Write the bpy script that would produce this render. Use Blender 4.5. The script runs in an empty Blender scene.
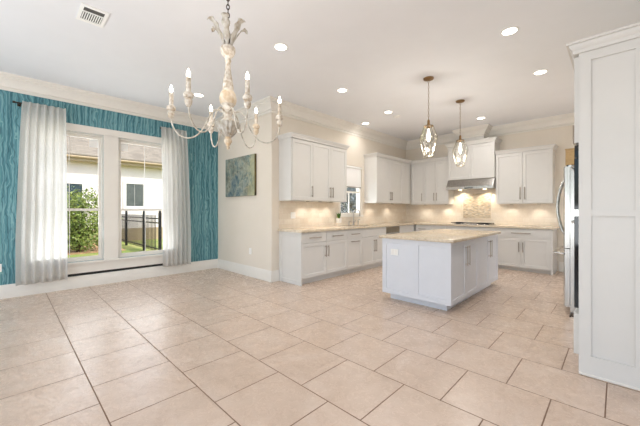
import bpy, bmesh, math, random
from mathutils import Vector, Matrix
random.seed(7)
PI = math.pi
sc = bpy.context.scene
COL = sc.collection

# ------------------------------------------------------------------ camera
FPX = 306.0
cd = bpy.data.cameras.new('camera')
cd.sensor_width = 36.0
cd.lens = 36.0 * FPX / 640.0
cd.shift_y = -3.0 / 640.0
cd.clip_start = 0.02
cam = bpy.data.objects.new('camera', cd)
COL.objects.link(cam)
cam.location = (0, 0, 1.26)
cam.rotation_euler = (PI / 2, 0, math.radians(44.2))
sc.camera = cam

# ------------------------------------------------------------------ world, sun, daylight, exposure
w = bpy.data.worlds.new('sky')
sc.world = w
w.use_nodes = True
wn = w.node_tree.nodes
wl = w.node_tree.links
wn.clear()
sky = wn.new('ShaderNodeTexSky')
sky.sky_type = 'NISHITA'
sky.sun_disc = False
sky.sun_elevation = math.radians(50)
sky.sun_rotation = math.radians(60)
sky.air_density = 1.0
sky.dust_density = 2.0
bgn = wn.new('ShaderNodeBackground')
bgn.inputs['Strength'].default_value = 0.30
wo = wn.new('ShaderNodeOutputWorld')
wl.new(sky.outputs[0], bgn.inputs[0])
wl.new(bgn.outputs[0], wo.inputs[0])

SUN_E = 3.3
sd = bpy.data.lights.new('sun', 'SUN')
sd.energy = SUN_E
sd.angle = math.radians(0.6)
sd.color = (1.0, 0.97, 0.94)
so = bpy.data.objects.new('sun', sd)
COL.objects.link(so)
# sun stands high on the +X +Y side: the house shades its own windows, the garden is lit
so.rotation_euler = Vector((-0.75, -0.28, -0.95)).to_track_quat('-Z', 'Y').to_euler()


def area(name, loc, direction, sx, sy, energy, color=(1, 1, 1)):
    d = bpy.data.lights.new(name, 'AREA')
    d.shape = 'RECTANGLE'
    d.size = sx
    d.size_y = sy
    d.energy = energy
    d.color = color
    o = bpy.data.objects.new(name, d)
    COL.objects.link(o)
    o.location = loc
    o.rotation_euler = Vector(direction).to_track_quat('-Z', 'Y').to_euler()
    return o


# added fill light behind the camera, aimed up, standing in for unseen glazing
area('fill_rear', (-1.4, -3.1, 0.95), (0, 1, 2.2), 7.5, 2.0, 250, (0.92, 0.96, 1.0))
# added fill from an invented hall doorway, then daylight at kitchen and dining windows
area('fill_hall', (0.62, 6.65, 1.1), (-1, 0, 1.6), 1.9, 1.2, 8, (1.0, 0.98, 0.95))
area('daylight_kitchen', (-4.75, 5.47, 1.5), (1, 0, 0.5), 0.7, 0.8, 12, (0.93, 0.97, 1.0))
area('daylight_dining', (-6.50, 1.27, 1.5), (1, 0, 0.35), 2.0, 2.1, 27, (0.93, 0.97, 1.0))

sc.view_settings.view_transform = 'Standard'
sc.view_settings.look = 'None'
sc.view_settings.gamma = 1.0
sc.view_settings.use_curve_mapping = False
sc.view_settings.exposure = 0.1
LAMP = 1.0


# ------------------------------------------------------------------ materials
def srgb(r, g, b):
    def c(v):
        v /= 255.0
        return v / 12.92 if v <= 0.04045 else ((v + 0.055) / 1.055) ** 2.4
    return (c(r), c(g), c(b), 1.0)


def mat(name, col, rough=0.5, metal=0.0, spec=0.5, emit=None, estr=0.0):
    m = bpy.data.materials.new(name)
    m.use_nodes = True
    b = m.node_tree.nodes['Principled BSDF']
    b.inputs['Base Color'].default_value = col
    b.inputs['Roughness'].default_value = rough
    b.inputs['Metallic'].default_value = metal
    b.inputs['Specular IOR Level'].default_value = spec
    if emit:
        b.inputs['Emission Color'].default_value = emit
        b.inputs['Emission Strength'].default_value = estr
    return m


class N:
    """small node helper on an existing principled material"""
    def __init__(s, m):
        s.m = m
        s.n = m.node_tree.nodes
        s.l = m.node_tree.links
        s.b = s.n['Principled BSDF']

    def new(s, t, **kw):
        n = s.n.new(t)
        for k, v in kw.items():
            if hasattr(n, k) and not k[0].isupper():
                setattr(n, k, v)
            else:
                n.inputs[k.replace('_', ' ')].default_value = v
        return n

    def link(s, a, b):
        s.l.new(a, b)

    def coord(s, scale=(1, 1, 1), loc=(0, 0, 0), rot=(0, 0, 0)):
        t = s.n.new('ShaderNodeTexCoord')
        mp = s.n.new('ShaderNodeMapping')
        mp.inputs['Scale'].default_value = scale
        mp.inputs['Location'].default_value = loc
        mp.inputs['Rotation'].default_value = rot
        s.link(t.outputs['Object'], mp.inputs['Vector'])
        return mp.outputs[0]

    def noise(s, vec, scale, detail=4, rough=0.5, dist=0.0):
        n = s.n.new('ShaderNodeTexNoise')
        n.inputs['Scale'].default_value = scale
        n.inputs['Detail'].default_value = detail
        n.inputs['Roughness'].default_value = rough
        n.inputs['Distortion'].default_value = dist
        s.link(vec, n.inputs['Vector'])
        return n.outputs['Fac']

    def ramp(s, fac, stops, interp='LINEAR'):
        r = s.n.new('ShaderNodeValToRGB')
        r.color_ramp.interpolation = interp
        e = r.color_ramp.elements
        e[0].position, e[0].color = stops[0]
        e[1].position, e[1].color = stops[1]
        for p, c in stops[2:]:
            x = e.new(p)
            x.color = c
        s.link(fac, r.inputs[0])
        return r.outputs[0]

    def mix(s, fac, a, b, mode='MIX'):
        n = s.n.new('ShaderNodeMix')
        n.data_type = 'RGBA'
        n.blend_type = mode
        for sock, v in ((n.inputs[0], fac), (n.inputs[6], a), (n.inputs[7], b)):
            if hasattr(v, 'is_linked') or isinstance(v, bpy.types.NodeSocket):
                s.link(v, sock)
            else:
                sock.default_value = v
        return n.outputs[2]

    def math(s, op, a, b=0.0):
        n = s.n.new('ShaderNodeMath')
        n.operation = op
        for sock, v in ((n.inputs[0], a), (n.inputs[1], b)):
            if isinstance(v, bpy.types.NodeSocket):
                s.link(v, sock)
            else:
                sock.default_value = v
        return n.outputs[0]

    def color(s, sock):
        s.link(sock, s.b.inputs['Base Color'])

    def bump(s, h, strength=0.2, dist=0.01):
        n = s.n.new('ShaderNodeBump')
        n.inputs['Strength'].default_value = strength
        n.inputs['Distance'].default_value = dist
        s.link(h, n.inputs['Height'])
        s.link(n.outputs[0], s.b.inputs['Normal'])


def mottled(name, c1, c2, scale, rough=0.5, metal=0.0, spec=0.5, stretch=(1, 1, 1), detail=5, bump=0.0):
    m = mat(name, c1, rough, metal, spec)
    k = N(m)
    v = k.coord(stretch)
    f = k.noise(v, scale, detail, 0.55)
    k.color(k.ramp(f, [(0.35, c1), (0.65, c2)]))
    if bump:
        k.bump(f, bump)
    return m


M = {}
M['cream_wall'] = mottled('cream wall paint', srgb(230, 221, 207), srgb(232, 223, 210), 3, 0.7, bump=0.02)
M['ceiling'] = mottled('ceiling paint', srgb(236, 237, 240), srgb(238, 239, 242), 3, 0.85)
M['trim'] = mottled('white trim paint', srgb(234, 229, 221), srgb(236, 232, 224), 5, 0.4)
M['cabinet'] = mottled('white cabinet paint', srgb(217, 215, 211), srgb(219, 217, 213), 6, 0.38)
M['island'] = mottled('grey island paint', srgb(218, 221, 228), srgb(221, 224, 231), 6, 0.38)
M['nickel'] = mat('brushed nickel', srgb(172, 165, 158), 0.3, 1.0)
M['pull'] = mat('satin bronze nickel pull', srgb(150, 138, 126), 0.38, 0.9)
M['steel'] = mottled('stainless steel', srgb(196, 194, 190), srgb(180, 178, 174), 30, 0.24, 1.0, stretch=(1, 1, 0.05))
M['brass'] = mat('aged brass', srgb(140, 112, 78), 0.36, 1.0)
M['pale_brass'] = mat('pale brushed brass', srgb(152, 142, 124), 0.3, 1.0)
M['bronze'] = mat('dark bronze', srgb(70, 58, 50), 0.4, 0.8)
M['black_glass'] = mat('black oven glass', srgb(14, 15, 18), 0.06)
M['black'] = mat('black iron', srgb(24, 24, 25), 0.5)
M['white_plastic'] = mat('white plastic', srgb(246, 245, 242), 0.35)
M['dark_slot'] = mat('dark slot', srgb(84, 82, 79), 0.7)
M['ceramic'] = mat('white ceramic', srgb(246, 243, 238), 0.2)
M['leaf'] = mottled('plant leaf', srgb(48, 88, 44), srgb(96, 132, 62), 20, 0.5)
M['leaf_lime'] = mat('yellow green leaf', srgb(176, 184, 84), 0.5)
M['soil'] = mat('potting soil', srgb(60, 46, 36), 0.9)
M['tan_box'] = mottled('tan woven box', srgb(172, 140, 96), srgb(196, 166, 120), 60, 0.75, stretch=(1, 1, 4), bump=0.3)
M['distressed'] = mottled('distressed white wood', srgb(238, 233, 224), srgb(184, 168, 146), 34, 0.6, detail=8)
M['distressed_gold'] = mottled('distressed gilt wood', srgb(208, 184, 150), srgb(234, 222, 204), 26, 0.55, detail=8)
M['leaf_metal'] = mottled('distressed grey metal', srgb(206, 204, 198), srgb(158, 146, 128), 26, 0.55, detail=8)
M['white_arm'] = mottled('white painted iron', srgb(222, 218, 208), srgb(176, 166, 150), 30, 0.5)
M['bulb'] = mat('lit candle bulb', srgb(255, 244, 222), 0.3, emit=srgb(255, 246, 230), estr=14)
M['pendant_bulb'] = mat('lit pendant bulb', srgb(255, 248, 236), 0.3, emit=srgb(255, 248, 236), estr=5)
M['lens'] = mat('lit recessed lamp lens', srgb(255, 250, 240), 0.3, emit=srgb(255, 246, 232), estr=9)
M['puck'] = mat('lit puck lens', srgb(255, 240, 214), 0.3, emit=srgb(255, 228, 184), estr=7)
M['shade_cloth'] = mat('white blind cloth', srgb(245, 244, 243), 0.8)


def floor_mat():
    m = mat('beige stone floor tile', srgb(222, 196, 172), 0.3)
    k = N(m)
    v = k.coord(loc=(-0.2075, -0.43, 0))
    br = k.n.new('ShaderNodeTexBrick')
    br.offset = 0.5
    br.offset_frequency = 2
    br.squash = 1.0
    br.inputs['Scale'].default_value = 1.0
    br.inputs['Brick Width'].default_value = 0.525
    br.inputs['Row Height'].default_value = 0.526
    br.inputs['Mortar Size'].default_value = 0.0042
    br.inputs['Mortar Smooth'].default_value = 0.15
    br.inputs['Bias'].default_value = 0.0
    br.inputs['Color1'].default_value = (0.35, 0.35, 0.35, 1)
    br.inputs['Color2'].default_value = (0.65, 0.65, 0.65, 1)
    br.inputs['Mortar'].default_value = (0, 0, 0, 1)
    k.link(v, br.inputs['Vector'])
    v2 = k.coord()
    sep = k.n.new('ShaderNodeSeparateColor')
    k.link(br.outputs['Color'], sep.inputs[0])
    # every tile gets its own piece of stone: shift the noise by the tile value
    add = k.n.new('ShaderNodeVectorMath')
    add.operation = 'MULTIPLY_ADD'
    k.link(br.outputs['Color'], add.inputs[0])
    add.inputs[1].default_value = (23, 37, 11)
    k.link(v2, add.inputs[2])
    big = k.noise(add.outputs[0], 3.2, 6, 0.6, 0.8)
    fine = k.noise(add.outputs[0], 21, 7, 0.68, 1.0)
    c1 = k.ramp(big, [(0.30, srgb(200, 177, 158)), (0.5, srgb(212, 190, 172)), (0.72, srgb(222, 204, 189))])
    c2 = k.ramp(fine, [(0.36, srgb(178, 152, 131)), (0.52, srgb(214, 193, 175)), (0.70, srgb(225, 208, 194))])
    c = k.mix(0.30, c1, c2)
    tone = k.ramp(sep.outputs[0], [(0.3, (0.965, 0.955, 0.945, 1)), (0.7, (1.0, 1.0, 1.0, 1))])
    c = k.mix(1.0, c, tone, 'MULTIPLY')
    c = k.mix(br.outputs['Fac'], c, srgb(122, 94, 74))
    k.color(c)
    rr = k.ramp(fine, [(0.3, (0.29, 0.29, 0.29, 1)), (0.7, (0.25, 0.25, 0.25, 1))])
    rr = k.mix(br.outputs['Fac'], rr, (0.8, 0.8, 0.8, 1))
    k.link(rr, k.b.inputs['Roughness'])
    inv = k.math('SUBTRACT', 1.0, br.outputs['Fac'])
    k.bump(inv, 0.35, 0.004)
    return m


def teal_mat():
    m = mat('teal striped wallpaper', srgb(52, 122, 134), 0.6)
    k = N(m)
    v = k.coord((1, 1, 0.03))
    warp = k.coord((1, 1.2, 1.1))
    wv = k.noise(warp, 2.2, 3, 0.5)
    wof = k.math('MULTIPLY', k.math('SUBTRACT', wv, 0.5), 0.07)
    comb = k.n.new('ShaderNodeCombineXYZ')
    k.link(wof, comb.inputs[1])
    addv = k.n.new('ShaderNodeVectorMath')
    addv.operation = 'ADD'
    k.link(v, addv.inputs[0])
    k.link(comb.outputs[0], addv.inputs[1])
    f = k.noise(addv.outputs[0], 22, 4, 0.7)
    f2 = k.noise(addv.outputs[0], 60, 2, 0.5)
    c = k.ramp(f, [(0.30, srgb(46, 98, 110)), (0.45, srgb(74, 132, 143)), (0.56, srgb(106, 160, 168)), (0.68, srgb(154, 194, 198))])
    c2 = k.ramp(f2, [(0.36, srgb(36, 86, 102)), (0.5, srgb(74, 132, 146)), (0.66, srgb(152, 194, 199))])
    c = k.mix(0.35, c, c2)
    # fine drawn lines, pale and dark, wandering with the same warp
    fine = k.coord((1, 1, 1))
    wob = k.noise(k.coord((1, 2.2, 1.0), (4, 2, 9)), 2.4, 3, 0.55)
    sp = k.n.new('ShaderNodeSeparateXYZ')
    k.link(fine, sp.inputs[0])
    ph = k.math('ADD', k.math('MULTIPLY', sp.outputs[1], 18.0), k.math('MULTIPLY', wob, 4.0))
    fr = k.math('FRACT', ph)
    pale = k.ramp(fr, [(0.0, (0, 0, 0, 1)), (0.10, (0.75, 0.75, 0.75, 1)), (0.24, (0, 0, 0, 1))])
    dark = k.ramp(fr, [(0.40, (0, 0, 0, 1)), (0.54, (0.7, 0.7, 0.7, 1)), (0.70, (0, 0, 0, 1))])
    c = k.mix(pale, c, srgb(142, 186, 188))
    c = k.mix(dark, c, srgb(36, 84, 98))
    k.color(c)
    return m


def granite_mat():
    m = mat('speckled granite', srgb(214, 194, 164), 0.16)
    k = N(m)
    v = k.coord()
    a = k.noise(v, 9, 6, 0.65, 1.5)
    b = k.noise(v, 42, 6, 0.7)
    vo = k.n.new('ShaderNodeTexVoronoi')
    vo.inputs['Scale'].default_value = 60
    k.link(v, vo.inputs['Vector'])
    c = k.ramp(a, [(0.30, srgb(168, 146, 118)), (0.45, srgb(212, 196, 170)), (0.58, srgb(228, 214, 192)), (0.72, srgb(196, 164, 124))])
    d = k.ramp(b, [(0.34, srgb(84, 72, 64)), (0.45, srgb(196, 178, 152)), (0.6, srgb(232, 220, 202))])
    c = k.mix(0.45, c, d)
    s = k.ramp(vo.outputs['Distance'], [(0.10, srgb(110, 92, 78)), (0.24, srgb(255, 255, 255))])
    k.color(k.mix(0.35, c, s, 'MULTIPLY'))
    return m


def tile_mat(name, axis, bw, bh, cols, mortar, msize, rough, noise_scale=14, swap45=False):
    """axis: 'x' surface spanned by X,Z; 'y' surface spanned by Y,Z"""
    m = mat(name, cols[0], rough)
    k = N(m)
    t = k.n.new('ShaderNodeTexCoord')
    sp = k.n.new('ShaderNodeSeparateXYZ')
    cb = k.n.new('ShaderNodeCombineXYZ')
    k.link(t.outputs['Object'], sp.inputs[0])
    k.link(sp.outputs[0 if axis == 'x' else 1], cb.inputs[0])
    k.link(sp.outputs[2], cb.inputs[1])
    vec = cb.outputs[0]
    br = k.n.new('ShaderNodeTexBrick')
    br.offset = 0.5
    br.inputs['Scale'].default_value = 1
    br.inputs['Brick Width'].default_value = bw
    br.inputs['Row Height'].default_value = bh
    br.inputs['Mortar Size'].default_value = msize
    br.inputs['Color1'].default_value = (0, 0, 0, 1)
    br.inputs['Color2'].default_value = (1, 1, 1, 1)
    br.inputs['Mortar'].default_value = (0.5, 0.5, 0.5, 1)
    k.link(vec, br.inputs['Vector'])
    n = len(cols)
    base = k.ramp(br.outputs['Color'], [(i / max(1, n - 1), c) for i, c in enumerate(cols)])
    f = k.noise(t.outputs['Object'], noise_scale, 6, 0.6, 0.6)
    sh = k.ramp(f, [(0.3, (0.9, 0.88, 0.85, 1)), (0.7, (1, 1, 1, 1))])
    c = k.mix(1.0, base, sh, 'MULTIPLY')
    k.color(k.mix(br.outputs['Fac'], c, mortar))
    k.bump(k.math('SUBTRACT', 1.0, br.outputs['Fac']), 0.25, 0.003)
    return m


M['floor'] = floor_mat()
M['teal'] = teal_mat()
M['granite'] = granite_mat()
TR = [srgb(231, 219, 203), srgb(236, 226, 212), srgb(226, 212, 194)]
M['splash_x'] = tile_mat('travertine backsplash tile', 'x', 0.20, 0.10, TR, srgb(212, 198, 180), 0.002, 0.45)
M['splash_y'] = tile_mat('travertine backsplash tile side', 'y', 0.20, 0.10, TR, srgb(212, 198, 180), 0.002, 0.45)
M['mosaic'] = tile_mat('strip mosaic', 'x', 0.055, 0.016,
                       [srgb(170, 150, 124), srgb(222, 208, 184), srgb(150, 146, 138), srgb(204, 182, 150), srgb(232, 222, 206), srgb(136, 118, 98)],
                       srgb(196, 180, 158), 0.0015, 0.25, 30)


def glass_mat(name, refl=0.10, tint=(1, 1, 1, 1), rough=0.0):
    m = bpy.data.materials.new(name)
    m.use_nodes = True
    n, l = m.node_tree.nodes, m.node_tree.links
    n.clear()
    o = n.new('ShaderNodeOutputMaterial')
    mx = n.new('ShaderNodeMixShader')
    tr = n.new('ShaderNodeBsdfTransparent')
    tr.inputs[0].default_value = tint
    gl = n.new('ShaderNodeBsdfGlossy')
    gl.inputs['Roughness'].default_value = rough
    lw = n.new('ShaderNodeLayerWeight')
    lw.inputs[0].default_value = 0.35
    mu = n.new('ShaderNodeMath')
    mu.operation = 'MULTIPLY'
    mu.inputs[1].default_value = refl * 3
    l.new(lw.outputs['Fresnel'], mu.inputs[0])
    l.new(mu.outputs[0], mx.inputs[0])
    l.new(tr.outputs[0], mx.inputs[1])
    l.new(gl.outputs[0], mx.inputs[2])
    l.new(mx.outputs[0], o.inputs[0])
    return m


M['pane'] = glass_mat('window pane glass', 0.06)
M['lantern_glass'] = glass_mat('lantern glass', 0.14, (0.98, 0.98, 0.97, 1), 0.02)


def sheer_mat():
    m = bpy.data.materials.new('sheer white curtain cloth')
    m.use_nodes = True
    n, l = m.node_tree.nodes, m.node_tree.links
    n.clear()
    o = n.new('ShaderNodeOutputMaterial')
    df = n.new('ShaderNodeBsdfDiffuse')
    df.inputs[0].default_value = srgb(238, 236, 232)
    tl = n.new('ShaderNodeBsdfTranslucent')
    tl.inputs[0].default_value = srgb(243, 242, 240)
    tr = n.new('ShaderNodeBsdfTransparent')
    m1 = n.new('ShaderNodeMixShader')
    m1.inputs[0].default_value = 0.62
    m2 = n.new('ShaderNodeMixShader')
    tc = n.new('ShaderNodeTexCoord')
    nz = n.new('ShaderNodeTexNoise')
    nz.inputs['Scale'].default_value = 60
    mr = n.new('ShaderNodeMapRange')
    mr.inputs[3].default_value = 0.16
    mr.inputs[4].default_value = 0.32
    l.new(tc.outputs['Object'], nz.inputs['Vector'])
    l.new(nz.outputs['Fac'], mr.inputs[0])
    l.new(mr.outputs[0], m2.inputs[0])
    l.new(df.outputs[0], m1.inputs[1])
    l.new(tl.outputs[0], m1.inputs[2])
    l.new(m1.outputs[0], m2.inputs[1])
    l.new(tr.outputs[0], m2.inputs[2])
    l.new(m2.outputs[0], o.inputs[0])
    return m


M['sheer'] = sheer_mat()


def canvas_mat():
    m = mat('painted canvas', srgb(140, 160, 160), 0.75)
    k = N(m)
    v = k.coord()
    sep = k.n.new('ShaderNodeSeparateXYZ')
    k.link(v, sep.inputs[0])
    n1 = k.noise(v, 4.5, 8, 0.7, 1.4)
    n2 = k.noise(k.coord((1, 1, 0.6), (3, 1, 7)), 9, 8, 0.75, 0.8)
    base = k.ramp(n1, [(0.30, srgb(44, 92, 118)), (0.42, srgb(96, 140, 156)), (0.5, srgb(176, 188, 182)), (0.58, srgb(116, 124, 124)), (0.70, srgb(206, 204, 178))])
    deta = k.ramp(n2, [(0.34, srgb(40, 80, 104)), (0.46, srgb(130, 150, 150)), (0.54, srgb(206, 204, 190)), (0.66, srgb(84, 96, 96))])
    c = k.mix(0.5, base, deta)
    big = k.noise(k.coord((1, 1, 1), (5, 0, 2)), 2.2, 4, 0.6, 0.5)
    c = k.mix(0.8, c, k.ramp(big, [(0.36, srgb(120, 150, 168)), (0.5, srgb(226, 222, 206)), (0.62, srgb(140, 148, 134))]), 'MULTIPLY')
    # warm pale band toward the right edge, deep blue patch low down
    r = k.math('MULTIPLY', k.math('ADD', sep.outputs[0], k.math('MULTIPLY', n1, 0.5)), 1.0)
    rf = k.ramp(r, [(0.52, (0, 0, 0, 1)), (0.76, (0.6, 0.6, 0.6, 1))])
    c = k.mix(rf, c, srgb(196, 192, 146))
    z = k.math('SUBTRACT', k.math('MULTIPLY', n2, 0.6), sep.outputs[2])
    zf = k.ramp(z, [(0.38, (0, 0, 0, 1)), (0.62, (0.7, 0.7, 0.7, 1))])
    c = k.mix(zf, c, srgb(56, 104, 146))
    k.color(c)
    return m


M['canvas'] = canvas_mat()
M['canvas_edge'] = mottled('canvas edge paint', srgb(58, 56, 40), srgb(112, 96, 50), 9, 0.7)
M['house_wall'] = mottled('cream render', srgb(240, 232, 224), srgb(235, 226, 217), 2, 0.85, bump=0.1)
M['shingle'] = tile_mat('roof shingle', 'y', 0.3, 0.09, [srgb(146, 137, 122), srgb(158, 148, 132), srgb(134, 125, 112)], srgb(120, 112, 100), 0.006, 0.9)
M['fascia'] = mat('tan fascia', srgb(176, 156, 122), 0.6)
M['shutter'] = mottled('grey green shutter', srgb(112, 118, 112), srgb(96, 102, 98), 3, 0.5)
M['dark_pane'] = mat('shaded house window', srgb(62, 78, 84), 0.1)
M['bark'] = mottled('shrub stem bark', srgb(98, 80, 60), srgb(70, 58, 44), 18, 0.8)


def foliage_mat(name, a, b, c):
    m = mat(name, a, 0.5)
    k = N(m)
    k.color(k.ramp(k.noise(k.coord(), 7, 4, 0.7), [(0.32, a), (0.52, b), (0.70, c)]))
    return m


M['foliage'] = foliage_mat('shrub foliage', srgb(74, 98, 42), srgb(134, 152, 70), srgb(188, 190, 106))
M['foliage_grey'] = foliage_mat('grey green foliage', srgb(98, 112, 116), srgb(132, 146, 150), srgb(160, 172, 176))
m = mat('lawn', srgb(128, 146, 66), 0.9)
k = N(m)
g1 = k.ramp(k.noise(k.coord(), 0.9, 6, 0.6), [(0.42, srgb(124, 148, 62)), (0.58, srgb(176, 168, 104))])
g2 = k.ramp(k.noise(k.coord(), 22, 6, 0.7), [(0.35, srgb(92, 116, 44)), (0.65, srgb(184, 188, 104))])
k.color(k.mix(0.5, g1, g2))
M['lawn'] = m
M['mulch'] = mottled('pine straw mulch', srgb(206, 170, 128), srgb(168, 126, 90), 14, 0.95, detail=8)


# ------------------------------------------------------------------ mesh helpers
class MB:
    def __init__(s):
        s.bm = bmesh.new()

    def box(s, a, b, bev=0.0):
        x0, y0, z0 = (min(a[i], b[i]) for i in range(3))
        x1, y1, z1 = (max(a[i], b[i]) for i in range(3))
        vs = [s.bm.verts.new(p) for p in ((x0, y0, z0), (x1, y0, z0), (x1, y1, z0), (x0, y1, z0),
                                          (x0, y0, z1), (x1, y0, z1), (x1, y1, z1), (x0, y1, z1))]
        fs = [s.bm.faces.new([vs[i] for i in q]) for q in
              ((3, 2, 1, 0), (4, 5, 6, 7), (0, 1, 5, 4), (1, 2, 6, 5), (2, 3, 7, 6), (3, 0, 4, 7))]
        if bev:
            es = list({e for f in fs for e in f.edges})
            bmesh.ops.bevel(s.bm, geom=es, offset=bev, segments=2, affect='EDGES', profile=0.5)
        return s

    def ring(s, c, u, v, r, n):
        return [s.bm.verts.new(c + u * (r * math.cos(2 * PI * i / n)) + v * (r * math.sin(2 * PI * i / n))) for i in range(n)]

    def tube(s, pts, r, n=8, cap=True):
        pts = [Vector(p) for p in pts]
        rs = r if isinstance(r, (list, tuple)) else [r] * len(pts)
        rings = []
        up = None
        for i, p in enumerate(pts):
            t = (pts[min(i + 1, len(pts) - 1)] - pts[max(i - 1, 0)]).normalized()
            if up is None:
                up = t.orthogonal().normalized()
            up = (up - t * up.dot(t))
            up = up.normalized() if up.length > 1e-6 else t.orthogonal().normalized()
            rings.append(s.ring(p, up, t.cross(up), rs[i], n))
        for a, b in zip(rings, rings[1:]):
            for i in range(n):
                s.bm.faces.new((a[i], a[(i + 1) % n], b[(i + 1) % n], b[i]))
        if cap:
            s.bm.faces.new(list(reversed(rings[0])))
            s.bm.faces.new(rings[-1])
        return s

    def lathe(s, prof, c=(0, 0, 0), n=24, flute=0.0, nf=0, closed=False):
        """prof: list of (r, z) bottom to top"""
        c = Vector(c)
        rings = []
        for r, z in prof:
            if r < 1e-5:
                rings.append([s.bm.verts.new(c + Vector((0, 0, z)))])
            else:
                row = []
                for i in range(n):
                    a = 2 * PI * i / n
                    rr = r * (1 + flute * math.cos(nf * a)) if nf else r
                    row.append(s.bm.verts.new(c + Vector((rr * math.cos(a), rr * math.sin(a), z))))
                rings.append(row)
        if closed:
            rings.append(rings[0])
        for a, b in zip(rings, rings[1:]):
            for i in range(n):
                j = (i + 1) % n
                if len(a) == 1 and len(b) == 1:
                    continue
                if len(a) == 1:
                    s.bm.faces.new((a[0], b[j], b[i]))
                elif len(b) == 1:
                    s.bm.faces.new((a[i], a[j], b[0]))
                else:
                    s.bm.faces.new((a[i], a[j], b[j], b[i]))
        for row, rev in ((rings[0], True), (rings[-1], False)):
            if len(row) > 2 and not closed:
                s.bm.faces.new(list(reversed(row)) if rev else row)
        return s

    def poly(s, pts):
        s.bm.faces.new([s.bm.verts.new(p) for p in pts])
        return s

    def prism(s, outline, axis, a, b):
        """outline: 2-D points; axis 0/1/2 extruded from a to b"""
        def P(q, t):
            return {0: (t, q[0], q[1]), 1: (q[0], t, q[1]), 2: (q[0], q[1], t)}[axis]
        va = [s.bm.verts.new(P(q, a)) for q in outline]
        vb = [s.bm.verts.new(P(q, b)) for q in outline]
        n = len(outline)
        s.bm.faces.new(va)
        s.bm.faces.new(list(reversed(vb)))
        for i in range(n):
            s.bm.faces.new((va[i], vb[i], vb[(i + 1) % n], va[(i + 1) % n]))
        return s

    def slab(s, us, vs, mask, plane, d0, d1):
        """cells of a grid (mask[j][i] true = solid) extruded between d0 and d1; plane 'xy','xz','yz'"""
        def P(u, v, d):
            return {'xy': (u, v, d), 'xz': (u, d, v), 'yz': (d, u, v)}[plane]
        cache = {}

        def V(i, j, e):
            k_ = (i, j, e)
            if k_ not in cache:
                cache[k_] = s.bm.verts.new(P(us[i], vs[j], d1 if e else d0))
            return cache[k_]

        def solid(i, j):
            return 0 <= i < len(us) - 1 and 0 <= j < len(vs) - 1 and mask(0.5 * (us[i] + us[i + 1]), 0.5 * (vs[j] + vs[j + 1]))
        for i in range(len(us) - 1):
            for j in range(len(vs) - 1):
                if not solid(i, j):
                    continue
                for e in (0, 1):
                    s.bm.faces.new((V(i, j, e), V(i + 1, j, e), V(i + 1, j + 1, e), V(i, j + 1, e)))
                for (di, dj, p, q) in ((-1, 0, (i, j), (i, j + 1)), (1, 0, (i + 1, j), (i + 1, j + 1)),
                                       (0, -1, (i, j), (i + 1, j)), (0, 1, (i, j + 1), (i + 1, j + 1))):
                    if not solid(i + di, j + dj):
                        s.bm.faces.new((V(*p, 0), V(*q, 0), V(*q, 1), V(*p, 1)))
        return s

    def build(s, name, material, parent=None, smooth=False, loc=None):
        bmesh.ops.recalc_face_normals(s.bm, faces=s.bm.faces[:])
        me = bpy.data.meshes.new(name)
        s.bm.to_mesh(me)
        s.bm.free()
        if smooth:
            for p in me.polygons:
                p.use_smooth = True
            try:
                me.set_sharp_from_angle(angle=math.radians(smooth if smooth > 1 else 40))
            except Exception:
                pass
        me.materials.append(M[material] if isinstance(material, str) else material)
        o = bpy.data.objects.new(name, me)
        COL.objects.link(o)
        if parent:
            o.parent = parent
        if loc:
            o.location = loc
        return o


def tag(o, label, cat, group=None, kind=None):
    o['label'] = label
    o['category'] = cat
    if group:
        o['group'] = group
    if kind:
        o['kind'] = kind
    return o


def empty(name, label, cat, loc=(0, 0, 0), rz=0.0, group=None):
    o = bpy.data.objects.new(name, None)
    COL.objects.link(o)
    o.empty_display_size = 0.1
    o.location = loc
    o.rotation_euler = (0, 0, rz)
    return tag(o, label, cat, group)


def struct(o, label=None, cat=None):
    o['kind'] = 'structure'
    if label:
        o['label'] = label
    if cat:
        o['category'] = cat
    return o


def copy_tree(o, parent=None):
    c = o.copy()
    COL.objects.link(c)
    if parent:
        c.parent = parent
    for ch in list(o.children):
        copy_tree(ch, c)
    return c


# ------------------------------------------------------------------ room shell
CEIL = 3.18
XL, XK, YP, YB = -6.26, -4.33, 3.24, 7.95       # teal wall, kitchen window wall, picture wall, back wall
WT = 0.16
XR, XRR, YR, YJ = 0.52, 3.5, -4.0, 3.12

fl = MB().box((XL - WT, YR - WT, -0.1), (XRR + WT, YB + WT, 0)).build('floor', 'floor')
struct(fl, 'beige square stone tile floor laid in half bond', 'floor')
ce = MB().box((XL - WT, YR - WT, CEIL), (XRR + WT, YB + WT, CEIL + 0.25)).build('ceiling', 'ceiling')
struct(ce, 'smooth white ceiling', 'ceiling')

WIN = [(0.27, 1.17), (1.37, 2.27)]
WZ0, WZ1 = 0.42, 2.53


def hole(u, v):
    return not (WZ0 < v < WZ1 and any(a < u < b for a, b in WIN))


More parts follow.
